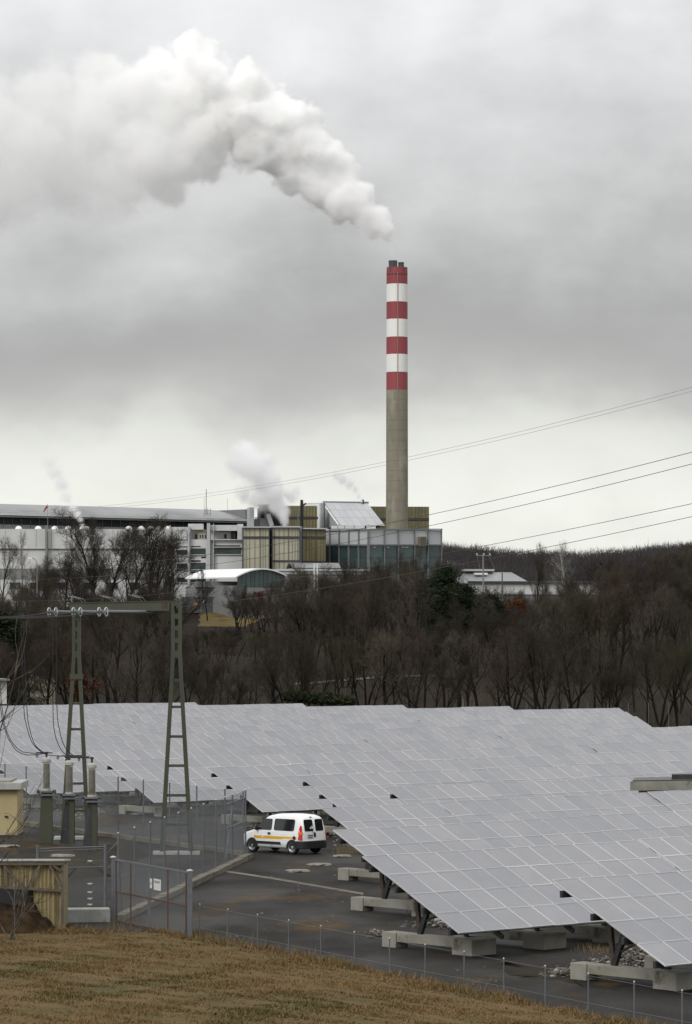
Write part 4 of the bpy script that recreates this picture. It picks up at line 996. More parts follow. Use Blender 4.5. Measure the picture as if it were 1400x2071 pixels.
# chimney ---------------------------------------------------------------
def chimney():
    D = 850.0; s = D / F; c = Vector(((803.2 - 700) * s, D, 14.0))
    root = empty('chimney', c, 'tall concrete chimney with red and white bands at the top', 'chimney')
    z = lambda y: CZ + (HY - y) * s
    def rad(y): return lerp(21.3, 22.4, (y - 541) / 525.0) * s
    M['red_band'] = mat('red_chimney_paint', (0.25, 0.042, 0.050), 0.6, col2=(0.20, 0.036, 0.044), scale=0.15, col3=(0.28, 0.080, 0.082), scale3=0.5, contrast3=(0.55, 0.8), stretch=(1, 1, 0.15))
    M['white_band'] = mat('white_chimney_paint', (0.70, 0.71, 0.68), 0.6, col2=(0.60, 0.61, 0.58), scale=0.2, contrast=(0.45, 0.8), stretch=(1, 1, 0.2))
    M['shaft'] = mat('bare_chimney_concrete', (0.215, 0.20, 0.155), 0.9, col2=(0.165, 0.155, 0.115), scale=0.22, col3=(0.25, 0.235, 0.185), scale3=0.35, stretch=(1, 1, 0.35))
    ys_ = [541, 575, 611, 646, 682, 717, 753, 789]
    for i in range(7):
        a, b = ys_[i], ys_[i + 1]; m = MB(); m.lathe((c.x, c.y, 0), [(rad(b), z(b) + 0.003), (rad(a), z(a) - 0.003)], 48, cap=False)
        m.build('red_band' if i % 2 == 0 else 'white_band', M['red_band'] if i % 2 == 0 else M['white_band'], root, smooth=True)
    n = 14
    for i in range(n):      # concrete lifts with recessed joints
        a = 789 + (1075 - 789) * i / n; b = 789 + (1075 - 789) * (i + 1) / n
        m = MB(); r_ = rad(a); m.lathe((c.x, c.y, 0), [(rad(b), z(b) + 0.02), (r_, z(a) - 0.02)], 48, cap=False); o = m.build('concrete_lift', M['shaft'], root, smooth=True)
    m = MB(); m.lathe((c.x, c.y, 0), [(rad(1075), 14), (rad(1075), z(1075) - 0.01)], 48, cap=False); m.build('base_shaft', M['shaft'], root, smooth=True)
    m = MB(); m.lathe((c.x, c.y, 0), [(rad(1075) - 0.06, 14), (rad(541) - 0.06, z(543))], 32); m.build('core_wall', M['shaft'], root)
    M['flue'] = mat('dark_flue_steel', (0.03, 0.036, 0.040), 0.45, col2=(0.06, 0.068, 0.07), scale=0.4)
    for x0, x1, yt, dy in ((786, 804, 527, 0), (805.5, 817.5, 530, 0.4)):
        r_ = (x1 - x0) / 2 * s; cx = ((x0 + x1) / 2 - 700) * s
        m = MB(); m.lathe((cx, c.y + dy, 0), [(r_ * 0.97, z(541) - 1), (r_ * 0.97, z(yt + 3)), (r_, z(yt + 3) + 0.01), (r_, z(yt)), (r_ * 0.85, z(yt) + 0.003), (r_ * 0.85, z(yt) - 1.0)], 24); m.build('flue', M['flue'], root)
    for k in range(10):     # vent holes round the head
        a = -math.pi / 2 + (k - 4.5) * 0.30; r_ = rad(556) + 0.0
        q = Vector((c.x + math.cos(a) * r_, c.y + math.sin(a) * r_, z(557))); t = Vector((-math.sin(a), math.cos(a), 0)) * 0.16
        o_ = Vector((math.cos(a), math.sin(a), 0)) * 0.04
        m = MB(); m.hexa([q - t, q + t, q + t + Vector((0, 0, 0.3)), q - t + Vector((0, 0, 0.3))], [v + o_ for v in (q - t, q + t, q + t + Vector((0, 0, 0.3)), q - t + Vector((0, 0, 0.3)))]); m.build('vent_hole', M['void'], root)
    for xk in (789, 817):
        m = MB(); q = Vector(((xk - 700) * s, c.y - math.sqrt(max(0, rad(545) ** 2 - ((xk - 803.2) * s) ** 2)) - 0.08, 0)); m.beam(q + Vector((0, 0, z(550))), q + Vector((0, 0, z(540))), 0.12, 0.12); m.build('bracket', M['flue'], root)
    m = MB(); q = Vector((c.x + 0.15, c.y - rad(700) - 0.10, 0)); m.beam(q + Vector((0, 0, 40)), q + Vector((0, 0, z(552))), 0.16, 0.08, up=(0, 1, 0)); m.build('ladder_rail', mat('faded_ladder', (0.28, 0.17, 0.15), 0.7), root)
chimney()

# long hall -------------------------------------------------------------
def long_hall():
    f = Face(-30, 812, 506, 862)
    root = empty('factory_hall', f.p(240, 1240), 'very long low hall with curved grey metal roof behind the white building', 'hall')
    # curved roof: eave to ridge, going back
    n = 7; zt0 = f.p(0, 1010.5).z; ze = f.p(0, 1043).z
    L_ = (f.b - f.a).length; nb = 24
    for k in range(nb):
        s0, s1 = L_ * k / nb + 0.02, L_ * (k + 1) / nb - 0.02; V = []; Fc = []
        for i in range(n + 1):
            a = math.radians(12 + 78 * i / n); h = ze + (zt0 - ze) * (math.sin(a) - math.sin(math.radians(12))) / (1 - math.sin(math.radians(12))); dpt = 26 * (math.cos(math.radians(12)) - math.cos(a))
            for s_ in (s0, s1):
                q = f.a + f.u * s_ - f.n * dpt; V.append((q.x, q.y, h))
        for i in range(n): Fc.append((2 * i, 2 * i + 1, 2 * i + 3, 2 * i + 2))
        o_ = len(V); V += [(v[0], v[1], v[2] - 0.3) for v in V]
        Fc += [tuple(reversed([j + o_ for j in q])) for q in Fc]
        Fc += [(0, o_, o_ + 1, 1), (2 * n, 2 * n + 1, 2 * n + 1 + o_, 2 * n + o_)]
        m = MB(); m.add(V, Fc); m.build('roof_panel', M['roof_grey'], root, smooth=False)
    m = MB(); q = [f.a - f.n * 25, f.b - f.n * 25, f.b - f.n * 55, f.a - f.n * 55]; m.prism(q, zt0 - 1.5, zt0 - 0.35); m.build('rear_roof', M['roof_grey'], root)
    f.part('eave', M['off_white'], root, -30, 508, 1043.5, 1048, -0.6, 0.5, True)
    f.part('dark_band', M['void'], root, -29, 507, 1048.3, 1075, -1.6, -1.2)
    f.part('wall', M['grey_conc'], root, -29, 507, 1066, 1245, -40, -1.0)
    for k in range(30):
        x = -25 + k * 18.2; f.part('strut', M['joint'], root, x, x + 0.7, 1048.5, 1066, -1.1, -0.9)
    # gable closing
    g = MB(); f.block(g, 500, 507, 1030, 1066, -26, -0.8); g.build('end_wall', M['mid_grey'], root)
    # mast on the roof
    r2 = empty('roof_mast', f.p(442, 1025, -6), 'slim antenna mast with a small grey frame on the curved hall roof', 'antenna')
    m = MB(); q = f.p(442, 1040, -5); m.tube([q, f.p(442, 988, -5)], 0.09, 5); m.build('mast', M['mid_grey'], r2)
    m = MB(); c = f.p(440, 1038, -4)
    for dx in (-0.7, 0, 0.7):
        m.beam(c + Vector((dx, 0, -1.2)), c + Vector((dx, 0, 1.4)), 0.1, 0.1)
    for dz in (-0.8, 0.1, 0.9): m.beam(c + Vector((-0.8, 0, dz)), c + Vector((0.8, 0, dz)), 0.1, 0.1, up=(0, 1, 0))
    m.build('frame', M['mid_grey'], r2)
    for x, y, lab in ((433, 1005, 'thin lightning rod left of the roof mast'), (480, 1007, 'thin lightning rod right of the roof mast')):
        m = MB(); m.tube([f.p(x, 1040, -4), f.p(x, y, -4)], 0.05, 4); tag(m.build('lightning_rod', M['mid_grey']), lab, 'rod')
long_hall()

# white office building ---------------------------------------------------
def office():
    f = Face(-30, 800, 491, 803); D = 800
    root = empty('office_building', f.p(230, 1240), 'white concrete building with green window bands behind the bare trees', 'building')
    f.part('wall', M['off_white'], root, -30, 352, 1070, 1245, -14, 0)
    f.part('wall', M['off_white'], root, 352.3, 419, 1091, 1245, -14, 0.3)
    f.part('wall', M['off_white'], root, 419.3, 491, 1091, 1245, -14, 0.6)
    f.part('ledge', M['grey_conc'], root, -30, 352, 1109.5, 1111, 0.003, 0.35)
    f.part('lower_recess', M['grey_conc'], root, -30, 352, 1150, 1172, 0.003, 0.06)
    # stepped parapets
    f.part('upper_wall', M['off_white'], root, 344, 386, 1066, 1091, -12, 0.6)
    f.part('upper_wall', M['off_white'], root, 381, 412, 1059, 1071, -10, -0.8)
    f.part('upper_wall', M['off_white'], root, 424, 480, 1062, 1073.5, -12, 0.7)
    f.part('upper_wall', M['off_white'], root, 480.3, 492, 1060, 1091, -12, 1.0)
    f.part('recess', M['plaster'], root, 394, 417, 1071.3, 1090.7, -4, -2)
    f.part('recess', M['off_white'], root, 425, 467, 1073.8, 1090.7, -4, -2.2)
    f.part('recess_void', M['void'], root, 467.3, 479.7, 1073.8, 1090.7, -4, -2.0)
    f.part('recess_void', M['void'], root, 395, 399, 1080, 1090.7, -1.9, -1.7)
    for x in (404, 409, 414): f.part('window', M['void'], root, x, x + 2.4, 1081, 1088, -1.95, -1.8)
    f.part('window_surround', M['off_white'], root, 402.5, 417, 1078.5, 1089.5, -1.99, -1.96)
    f.part('window', M['void'], root, 454, 458.5, 1080.5, 1088, -2.15, -2.0)
    for x in range(443, 466, 4): f.part('beam_end', M['joint'], root, x, x + 2, 1073.9, 1075.2, -2.1, 0.2)
    for k in range(4): f.part('column', M['mid_grey'], root, 468.5 + k * 3, 469.4 + k * 3, 1073.9, 1090.6, -1.9, -1.5)
    # columns
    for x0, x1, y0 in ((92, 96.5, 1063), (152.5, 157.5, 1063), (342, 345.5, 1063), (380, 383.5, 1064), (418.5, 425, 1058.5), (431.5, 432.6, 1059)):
        f.part('column', M['pale_panel'] if x0 > 300 else M['grey_conc'], root, x0, x1, y0, 1240, 0.7, 1.6)
        f.part('column_shade', M['joint'], root, x1 + 0.05, x1 + 1.2, y0 + 12, 1240, 0.65, 0.9)  # dark strip painted in as the column's shade on the wall
    def window(x0, x1, y0, y1, n, d=0.3, sill=True):
        w = f.part('window', M['joint'], root, x0, x1, y0, y1, d - 0.25, d + 0.05)
        for k in range(n):
            a = lerp(x0, x1, k / n) + 0.25; b = lerp(x0, x1, (k + 1) / n) - 0.25
            f.part('pane', M['green_glass'], w, a, b, y0 + 0.6, y1 - 0.5, d + 0.055, d + 0.12)
        if sill: f.part('sill', M['off_white'], w, x0 - 0.4, x1 + 0.4, y1 + 0.05, y1 + 1.2, d + 0.02, d + 0.4)
    window(386, 416, 1109, 1121.5, 4); window(386, 416, 1138, 1151.5, 4); window(386, 416, 1167, 1178, 4)
    window(358, 379, 1112, 1122.5, 3); window(358, 379, 1140, 1151.5, 3); window(358, 379, 1168, 1178, 3)
    window(433, 487.5, 1108, 1121, 8, 0.6)
    for x0, x1, y0, y1, d in ((386, 406, 1104.5, 1106.5, 0.3), (432, 486, 1103, 1105.8, 0.6), (407, 416.5, 1126, 1129, 0.3), (386, 406, 1133, 1136, 0.3), (359, 379, 1105, 1107, 0.3), (352.5, 368, 1134, 1136, 0.3), (407, 416.5, 1157, 1159, 0.3), (386, 406, 1156, 1159, 0.3)):
        f.part('slot', M['void'], root, x0, x1, y0, y1, d - 0.2, d + 0.06)
    f.part('canopy', M['off_white'], root, 425, 491, 1091.5, 1092.6, 0.62, 1.5); f.part('ledge', M['off_white'], root, 431, 490, 1106, 1107.5, 0.62, 1.4)
    f.part('panel_outline', M['joint'], root, 356, 378, 1073, 1073.7, 0.61, 0.68)
    for x in (356, 367, 378): f.part('panel_outline', M['joint'], root, x, x + 0.6, 1073.8, 1092, 0.61, 0.68)
    # left wall joints and low windows
    for x in range(-20, 345, 31): f.part('joint', M['joint'], root, x, x + 0.5, 1071, 1108, 0.003, 0.04)
    for x in (20, 60, 110, 170, 215, 262, 300): window(x, x + 22, 1178, 1190, 3, 0.3, False)
    # skylight domes on its roof
    for k, x in enumerate((35, 75, 109, 136, 166, 172, 260, 285, 305, 320, 338)):
        c = f.p(x, 1070, -7); w = 0.8; m = MB(); m.lathe((c.x, c.y, c.z), [(w, 0), (w, 0.35), (w * 0.85, 0.62), (w * 0.5, 0.85), (0.05, 0.93)], 14); m.build('skylight_dome', M['roof_white'], root, smooth=True)
        m = MB(); m.lathe((c.x, c.y, c.z - 0.3), [(w * 1.05, 0), (w * 1.05, 0.29)], 14); m.build('dome_kerb', M['joint'], root)
office()

# ribbed towers ---------------------------------------------------------
def tower(x0, x1, y0, y1, D0, D1, cols, band_y, mt, lab, depth=14, ribs_wide=(), second=None, roof=True, hor=()):
    f = Face(x0, D0, x1, D1); root = empty('clad_tower', f.p((x0 + x1) / 2, 1240), lab, 'tower')
    f.part('core_wall', M['joint'], root, x0 + 0.2, x1 - 0.2, y0 + 0.5, y1, -depth, -0.2)
    for a, b in zip(cols, cols[1:]):
        yy = [y0 + 1] + ([band_y - 2, band_y + 2] if band_y else []) + [y1]
        cuts = [(y0 + 1, band_y - 2.2), (band_y + 2.2, y1)] if band_y else [(y0 + 1, y1)]
        for c, d in cuts:
            hs = [c] + [h for h in hor if c < h < d] + [d]
            for p_, q_ in zip(hs, hs[1:]): f.part('cladding_panel', mt, root, a + 0.2, b - 0.2, p_ + 0.12, q_ - 0.12, -0.19, 0.0)
    for a in cols:
        w = 1.5 if a in ribs_wide else 0.7
        f.part('rib', M['rib'], root, a - w / 2, a + w / 2, y0 + 0.5, y1, 0.003, 0.14 if w < 1 else 0.25)
    if band_y: f.part('band', M['band'], root, x0, x1, band_y - 1.8, band_y + 1.8, 0.004, 0.25)
    if second: f.part('band', M['band'], root, x0, x1, second - 1.5, second + 1.5, 0.004, 0.25)
    if roof: f.part('parapet', M['pale_panel'], root, x0 - 0.6, x1 + 0.6, y0 - 2.0, y0 + 0.4, -depth - 0.3, 0.9)
    return f, root
ft, rt = tower(491, 546, 1067, 1153, 798.5, 799, [492, 498, 505, 515.5, 526, 532, 537, 544], 1087, M['olive_pale'], 'pale olive ribbed tower beside the white office building', ribs_wide=(492, 526, 544), hor=(1102, 1130))
ft, rt = tower(549, 606, 1066.5, 1152, 801, 801.6, [551, 555.5, 565, 574.5, 583.5, 591, 597, 602, 605.5], 1087, M['olive_pale'], 'pale olive ribbed tower with two dark bands, right of the dark gap', ribs_wide=(551, 583.5, 605.5), hor=(1102, 1118), second=1134.5)
f = Face(606.5, 805, 611, 805); r_ = empty('flat_panel_wall', f.p(608, 1240), 'narrow pale grey wall strip between the two shades of ribbed tower', 'wall'); f.part('wall', M['mid_grey'], r_, 606.6, 610.4, 1064, 1152, -8, 0.2)
tower(611, 659, 1070, 1138, 808, 810, [612, 619.5, 626, 631, 637, 640, 649, 654, 658.5], 1087, M['olive'], 'darker olive ribbed tower next to the glazed annexe', ribs_wide=(612, 640), hor=(1100, 1112), second=1136)
tower(583, 648, 1022.5, 1078, 859, 860.5, [584, 589, 595, 601, 607, 614, 620, 626, 632, 638, 645], 1047, M['olive'], 'olive yellow ribbed upper tower behind the thin black stack', roof=False, hor=(1034, 1060))
tower(750, 868, 1024, 1080, 885, 887, [751, 757, 763, 769, 775, 781, 827, 833, 840, 846.5, 853, 860, 867.5], 1050, M['olive_dark'], 'dark olive ribbed block rising behind the chimney', roof=False, ribs_wide=(763, 846.5), hor=(1036, 1064))
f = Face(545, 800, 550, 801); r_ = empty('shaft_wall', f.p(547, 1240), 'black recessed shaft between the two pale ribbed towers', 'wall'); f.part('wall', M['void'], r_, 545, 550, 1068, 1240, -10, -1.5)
# black stack
m = MB(); q = P(610.5, 1067, 835); m.tube([q, P(610.5, 1011, 835)], 0.36, 10)
m.tube([P(612, 1023, 834.5), P(618, 1018.5, 834.5), P(620, 1019.5, 834.5)], 0.2, 6)
tag(m.build('exhaust_stack', M['void']), 'thin black exhaust stack with a bent side pipe above the ribbed towers', 'stack')
m = MB(); m.tube([P(603, 1067, 836), P(603, 1030, 836)], 0.12, 6); tag(m.build('exhaust_pipe', M['mid_grey']), 'very thin grey pipe left of the black stack', 'pipe')

# hood -------------------------------------------------------------------
def hood():
    A = P(655.5, 1016.5, 874); B = P(655.5, 1078, 874); Cc = P(689, 1063, 846)
    B = Vector((A.x, A.y, Cc.z - 0.5)); Bf = Vector((A.x + (Cc.x - A.x) * 0.02, A.y, Cc.z))
    vec = P(743, 1017.5, 878) - A; vec.z = 0
    root = empty('sloping_hood', P(700, 1240, 860), 'big pale metal hood with a steep sloping face left of the chimney', 'building')
    n = 6
    for k in range(n):
        t0, t1 = k / n + 0.002, (k + 1) / n - 0.002
        for j in range(3):
            a0, a1 = j / 3 + 0.003, (j + 1) / 3 - 0.003
            nrm = Vector((0, -0.7, 0.7)) * 0.12
            q = [A.lerp(Cc, a0) + vec * t0, A.lerp(Cc, a0) + vec * t1, A.lerp(Cc, a1) + vec * t1, A.lerp(Cc, a1) + vec * t0]
            m = MB(); m.hexa([v for v in q], [v + nrm for v in q]); m.build('roof_panel', M['pale_panel'], root)
    m = MB(); m.hexa([A, Cc, Bf], [A + vec, Cc + vec, Bf + vec]); m.build('core_wall', M['mid_grey'], root)
    m = MB(); l = Vector((-0.15, -0.05, 0)); m.hexa([A + l, Cc + l, Bf + l], [v + l * 2 for v in (A, Cc, Bf)]); m.build('end_wall', M['pale_panel'], root)
    m = MB(); m.beam(A + Vector((-0.4, -0.3, 0.1)), A + vec + Vector((0.3, -0.3, 0.1)), 0.4, 0.5); m.build('ridge_cap', M['mid_grey'], root)
    m = MB(); m.beam(A + Vector((-0.5, -0.3, 0.1)), Cc + Vector((-0.5, -0.3, 0.1)), 0.35, 0.35); m.build('edge_trim', M['white'], root)
    f = Face(645, 860, 656.5, 862)
    for k in range(4): f.part('wall_strip', [M['white'], M['pale_panel'], M['off_white'], M['mid_grey']][k], root, 645.2 + k * 2.8, 647.7 + k * 2.8, 1018.5 - k * 0.5, 1076, -6, 0.2 + 0.1 * (k % 2))
    for x, D in ((734, 876),):
        m = MB(); m.tube([P(x, 1020, D), P(x, 1010, D)], 0.25, 6); m.tube([P(x + 2, 1020, D), P(x + 2, 1012, D)], 0.12, 5); m.build('vent_pipe', M['joint'], root)
hood()
# glazed annexe -----------------------------------------------------------
def annexe():
    DL, DC, DR = 821, 800, 811
    L_ = Face(658, DL, 746, DC); Rr = Face(746, DC, 893, DR)
    root = empty('glazed_annexe', P(746, 1240, DC), 'grey panelled annexe with teal glass lower storeys under the chimney', 'building')
    zt = CZ + (HY - 1069.5) * DC / F
    back = [Vector((L_.a.x, L_.a.y, 0)), Vector((L_.b.x, L_.b.y, 0)), Vector((Rr.b.x, Rr.b.y, 0)), Vector((Rr.b.x - 6, Rr.b.y + 30, 0)), Vector((L_.a.x, L_.a.y + 12, 0))]
    ins = [v + Vector((0, 0.5, 0)) for v in back]
    m = MB(); m.prism(ins, 13, zt - 0.3); m.build('core_wall', M['joint'], root)
    m = MB(); m.prism(back, zt - 0.29, zt); m.build('roof', M['mid_grey'], root)
    for f, cols in ((L_, [658.5, 668.6, 687.5, 707, 727, 746]), (Rr, [746, 777, 805, 838, 865, 892.5])):
        for a, b in zip(cols, cols[1:]):
            f.part('panel', M['pale_panel'], root, a + 0.7, b - 0.7, 1072.5, 1100.8, -0.4, 0.0, False)
            for y0, y1 in ((1104, 1128), (1128.8, 1148), (1148.8, 1185)):
                f.part('glass_panel', M['teal_glass'], root, a + 0.7, b - 0.7, y0, y1, -0.4, -0.1, False)
        for a in cols: f.part('mullion', M['mid_grey'], root, a - 0.6, a + 0.6, 1070, 1190, 0.003, 0.35, False)
        f.part('rail', M['mid_grey'], root, cols[0], cols[-1], 1100.8, 1103.2, 0.36, 0.55, False)
        f.part('rail', M['mid_grey'], root, cols[0], cols[-1], 1069.3, 1071.6, 0.36, 0.6, False)
    f = Rr; lv = f.part('louvre_box', M['olive_dark'], root, 845, 858, 1085.5, 1105, 0.1, 1.0, False)
    for k in range(6): f.part('slat', M['rib'], lv, 846, 857, 1087 + k * 3, 1088.6 + k * 3, 1.003, 1.06, False)
    for x in (754, 782, 812, 820): f.part('light_spot', M['pale_panel'], root, x, x + 6, 1106, 1107.6, -0.09, 0.05, False)  # pale boxes stand in for light spots inside the glass
    for x0, x1, y0 in ((670, 683, 1063.5), (684, 697, 1062.5), (698, 716, 1062), (717, 738, 1062.5), (741, 760, 1064)):
        m = MB(); a = P(x0, y0, 826); m.box(a.x, P(x1, y0, 826).x, 826, 829, zt - 0.3, a.z); m.build('roof_unit', M['off_white'], root)
annexe()
# cooling equipment with steam -----------------------------------------------
def equipment():
    root = empty('cooling_plant', P(545, 1240, 845), 'cluster of dark rooftop cooling units and ducts in the steam', 'machinery')
    f = Face(505, 840, 585, 841.5)
    f.part('duct_box', M['pale_panel'], root, 505, 514, 1026, 1066, -5, 0.2)
    f.part('cooling_unit', M['mid_grey'], root, 526, 548, 1027, 1066, -5, 0); f.part('cooling_unit', M['joint'], root, 549, 568, 1030, 1066, -5, -0.3)
    f.part('grille', M['void'], root, 527, 535, 1034, 1048, 0.003, 0.1); f.part('grille', M['void'], root, 553, 567, 1038, 1062, -0.29, -0.1)
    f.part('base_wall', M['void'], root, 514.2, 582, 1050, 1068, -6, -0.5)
    for k in range(5): f.part('fin', M['mid_grey'], root, 516 + k * 2, 517 + k * 2, 1046, 1066, -0.49, -0.1)
    m = MB(); m.beam(f.p(541, 1040, 0.8), f.p(549, 1064, 0.8), 1.1, 1.0); m.build('inclined_duct', M['off_white'], root)
    for x, y in ((530, 1030), (537, 1031), (543, 1030)):
        c = f.p(x, y, -2); m = MB(); m.lathe((c.x, c.y, c.z), [(0.5, 0), (0.5, 0.9), (0.65, 1.0), (0.65, 1.3)], 12); m.build('fan_cowl', M['joint'], root)
    m = MB(); m.beam(f.p(539, 1034, 0.9), f.p(545, 1037, 0.9), 0.5, 0.5); m.build('red_duct', M['rust'], root)
equipment()
# low halls in front ---------------------------------------------------------
def arched_hall():
    D0 = 748; gph = math.radians(36); g = Vector((math.cos(gph), math.sin(gph), 0)); e = Vector((-g.y, g.x, 0))
    root = empty('arched_hall', P(520, 1235, D0), 'low hall with white barrel roof and dark glazed arched gable', 'hall')
    base = P(472, 1174.5, D0); base_z = base.z; width = 13.6; apex = P(525, 1152, D0 + 4.5).z
    pts = []
    for k in range(13):
        t = k / 12; pts.append((width * t, base_z + (apex - base_z) * math.sin(math.pi * (0.06 + 0.82 * t)) ** 0.9 * 1.0))
    back = e * 19
    b0 = Vector((base.x, base.y, 0))
    for k in range(12):
        (s0, z0), (s1, z1) = pts[k], pts[k + 1]
        m = MB(); a = [b0 + g * s0 + Vector((0, 0, z0)), b0 + g * s1 + Vector((0, 0, z1)), b0 + g * s1 + Vector((0, 0, z1 + 0.28)), b0 + g * s0 + Vector((0, 0, z0 + 0.28))]
        m.hexa([v - e * 0.8 for v in a], [v + back for v in a]); m.build('roof_sheet', M['roof_white'], root)
    zb_ = P(500, 1188, D0).z
    for k in range(1, 12):
        (s0, z0), (s1, z1) = pts[k], pts[k + 1]
        m = MB(); a = [b0 + g * (s0 + 0.05) + Vector((0, 0, zb_)), b0 + g * (s1 - 0.05) + Vector((0, 0, zb_)), b0 + g * (s1 - 0.05) + Vector((0, 0, z1 - 0.1)), b0 + g * (s0 + 0.05) + Vector((0, 0, z0 - 0.1))]
        m.hexa(a, [v + e * 0.2 for v in a]); m.build('glass_pane', M['teal_glass'], root)
    m = MB(); m.prism([b0 + g * 0.2 + e * 0.5, b0 + g * width + e * 0.5, b0 + g * width + back, b0 + g * 0.2 + back], 12, zb_ + 0.4); m.build('core_wall', M['grey_conc'], root)
    m = MB(); m.prism([b0 + g * 0.6 - e * 0.1, b0 + g * width - e * 0.1, b0 + g * width + e * 0.45, b0 + g * 0.6 + e * 0.45], 12, zb_ - 0.02); m.build('front_wall', M['grey_conc'], root)
    m = MB(); m.prism([b0 - e * 0.3, b0 + g * 3 - e * 0.3, b0 + g * 3 + e * 0.3, b0 + e * 0.3], 12, zb_ + 0.1); m.build('dark_door', M['joint'], root)
    return root
arched_hall()
def low_building():
    f = Face(392, 754, 482, 755); root = empty('low_annex_building', f.p(440, 1240), 'low white and grey building in front of the arched hall', 'building')
    f.part('wall', M['off_white'], root, 437, 482, 1188, 1207, -6, 0.2); f.part('overhang', M['mid_grey'], root, 398, 482, 1176, 1187.7, -10, 0.1)
    f.part('dark_gap', M['void'], root, 430, 482, 1207.2, 1209.5, -5, 0); f.part('lower_wall', M['grey_conc'], root, 440, 482, 1209.7, 1240, -5, 0.1)
    f.part('brown_wall', M['joint'], root, 370, 438, 1207, 1240, -5, -0.3)
    for x in (452, 466): f.part('door', M['mid_grey'], root, x, x + 6, 1216, 1236, 0.103, 0.15)
    M['yellow_sign'] = mat('yellow_sign', (0.60, 0.28, 0.02), 0.5)
    f2 = Face(380, 747, 410, 747)
    m = MB(); f2.block(m, 391.5, 398.5, 1218.5, 1224, 0, 0.1); tag(m.build('yellow_sign', M['yellow_sign']), 'small yellow orange sign board on the slope edge by the low building', 'sign')
    m = MB(); m.tube([f2.p(407, 1240), f2.p(407, 1206)], 0.09, 5); m.build('x', M['mid_grey']) if False else None
    r = empty('lamp_post', f2.p(407.5, 1238), 'short post with white lamp head near the yellow sign', 'lamp post'); m.build('pole', M['mid_grey'], r)
    m = MB(); f2.block(m, 410.5, 414.5, 1212, 1219, 0.1, 0.4); m.build('white_box', M['roof_white'], r)
low_building()
def flat_halls():
    f = Face(566, 775, 745, 779); root = empty('flat_roof_hall', f.p(650, 1240), 'long low hall with white roof edge and pale pipes below the ribbed towers', 'hall')
    f.part('wall', M['grey_conc'], root, 566, 745, 1160, 1242, -14, 0); f.part('roof_edge', M['off_white'], root, 562, 748, 1151, 1155, -15, 0.5)
    f.part('fascia', M['pale_panel'], root, 563, 747, 1155.2, 1162, -1, 0.2)
    for x0, x1 in ((576, 604), (612, 628), (650, 700), (706, 740)): f.part('roller_door', M['mid_grey'], root, x0, x1, 1168, 1238, 0.003, 0.1)
    for x in (634.5, 640.5):
        m = MB(); m.tube([f.p(x, 1200, 0.8), f.p(x, 1139, 0.8)], 0.16, 6); m.build('pale_pipe', M['white'], root)
    n = 8; g = Face(592, 792, 690, 794)
    r2 = empty('curved_roof_store', g.p(640, 1240), 'small store with shallow curved metal roof behind the flat hall', 'building')
    for k in range(n):
        m = MB(); a = [g.p(592, 1149, -k * 1.2), g.p(690, 1149, -k * 1.2), g.p(690, 1149, -(k + 1) * 1.2), g.p(592, 1149, -(k + 1) * 1.2)]
        h0 = math.sin(math.pi * k / n) * 1.3; h1 = math.sin(math.pi * (k + 1) / n) * 1.3
        a[0].z += h0; a[1].z += h0; a[2].z += h1; a[3].z += h1; m.hexa([v - Vector((0, 0, 0.2)) for v in a], a); m.build('roof_sheet', M['roof_grey'], r2)
    g.part('wall', M['pale_panel'], r2, 593, 689, 1149.3, 1240, -9, -0.3)
    g.part('gutter', M['joint'], r2, 592, 690, 1148.6, 1150, 0.003, 0.2)
flat_halls()
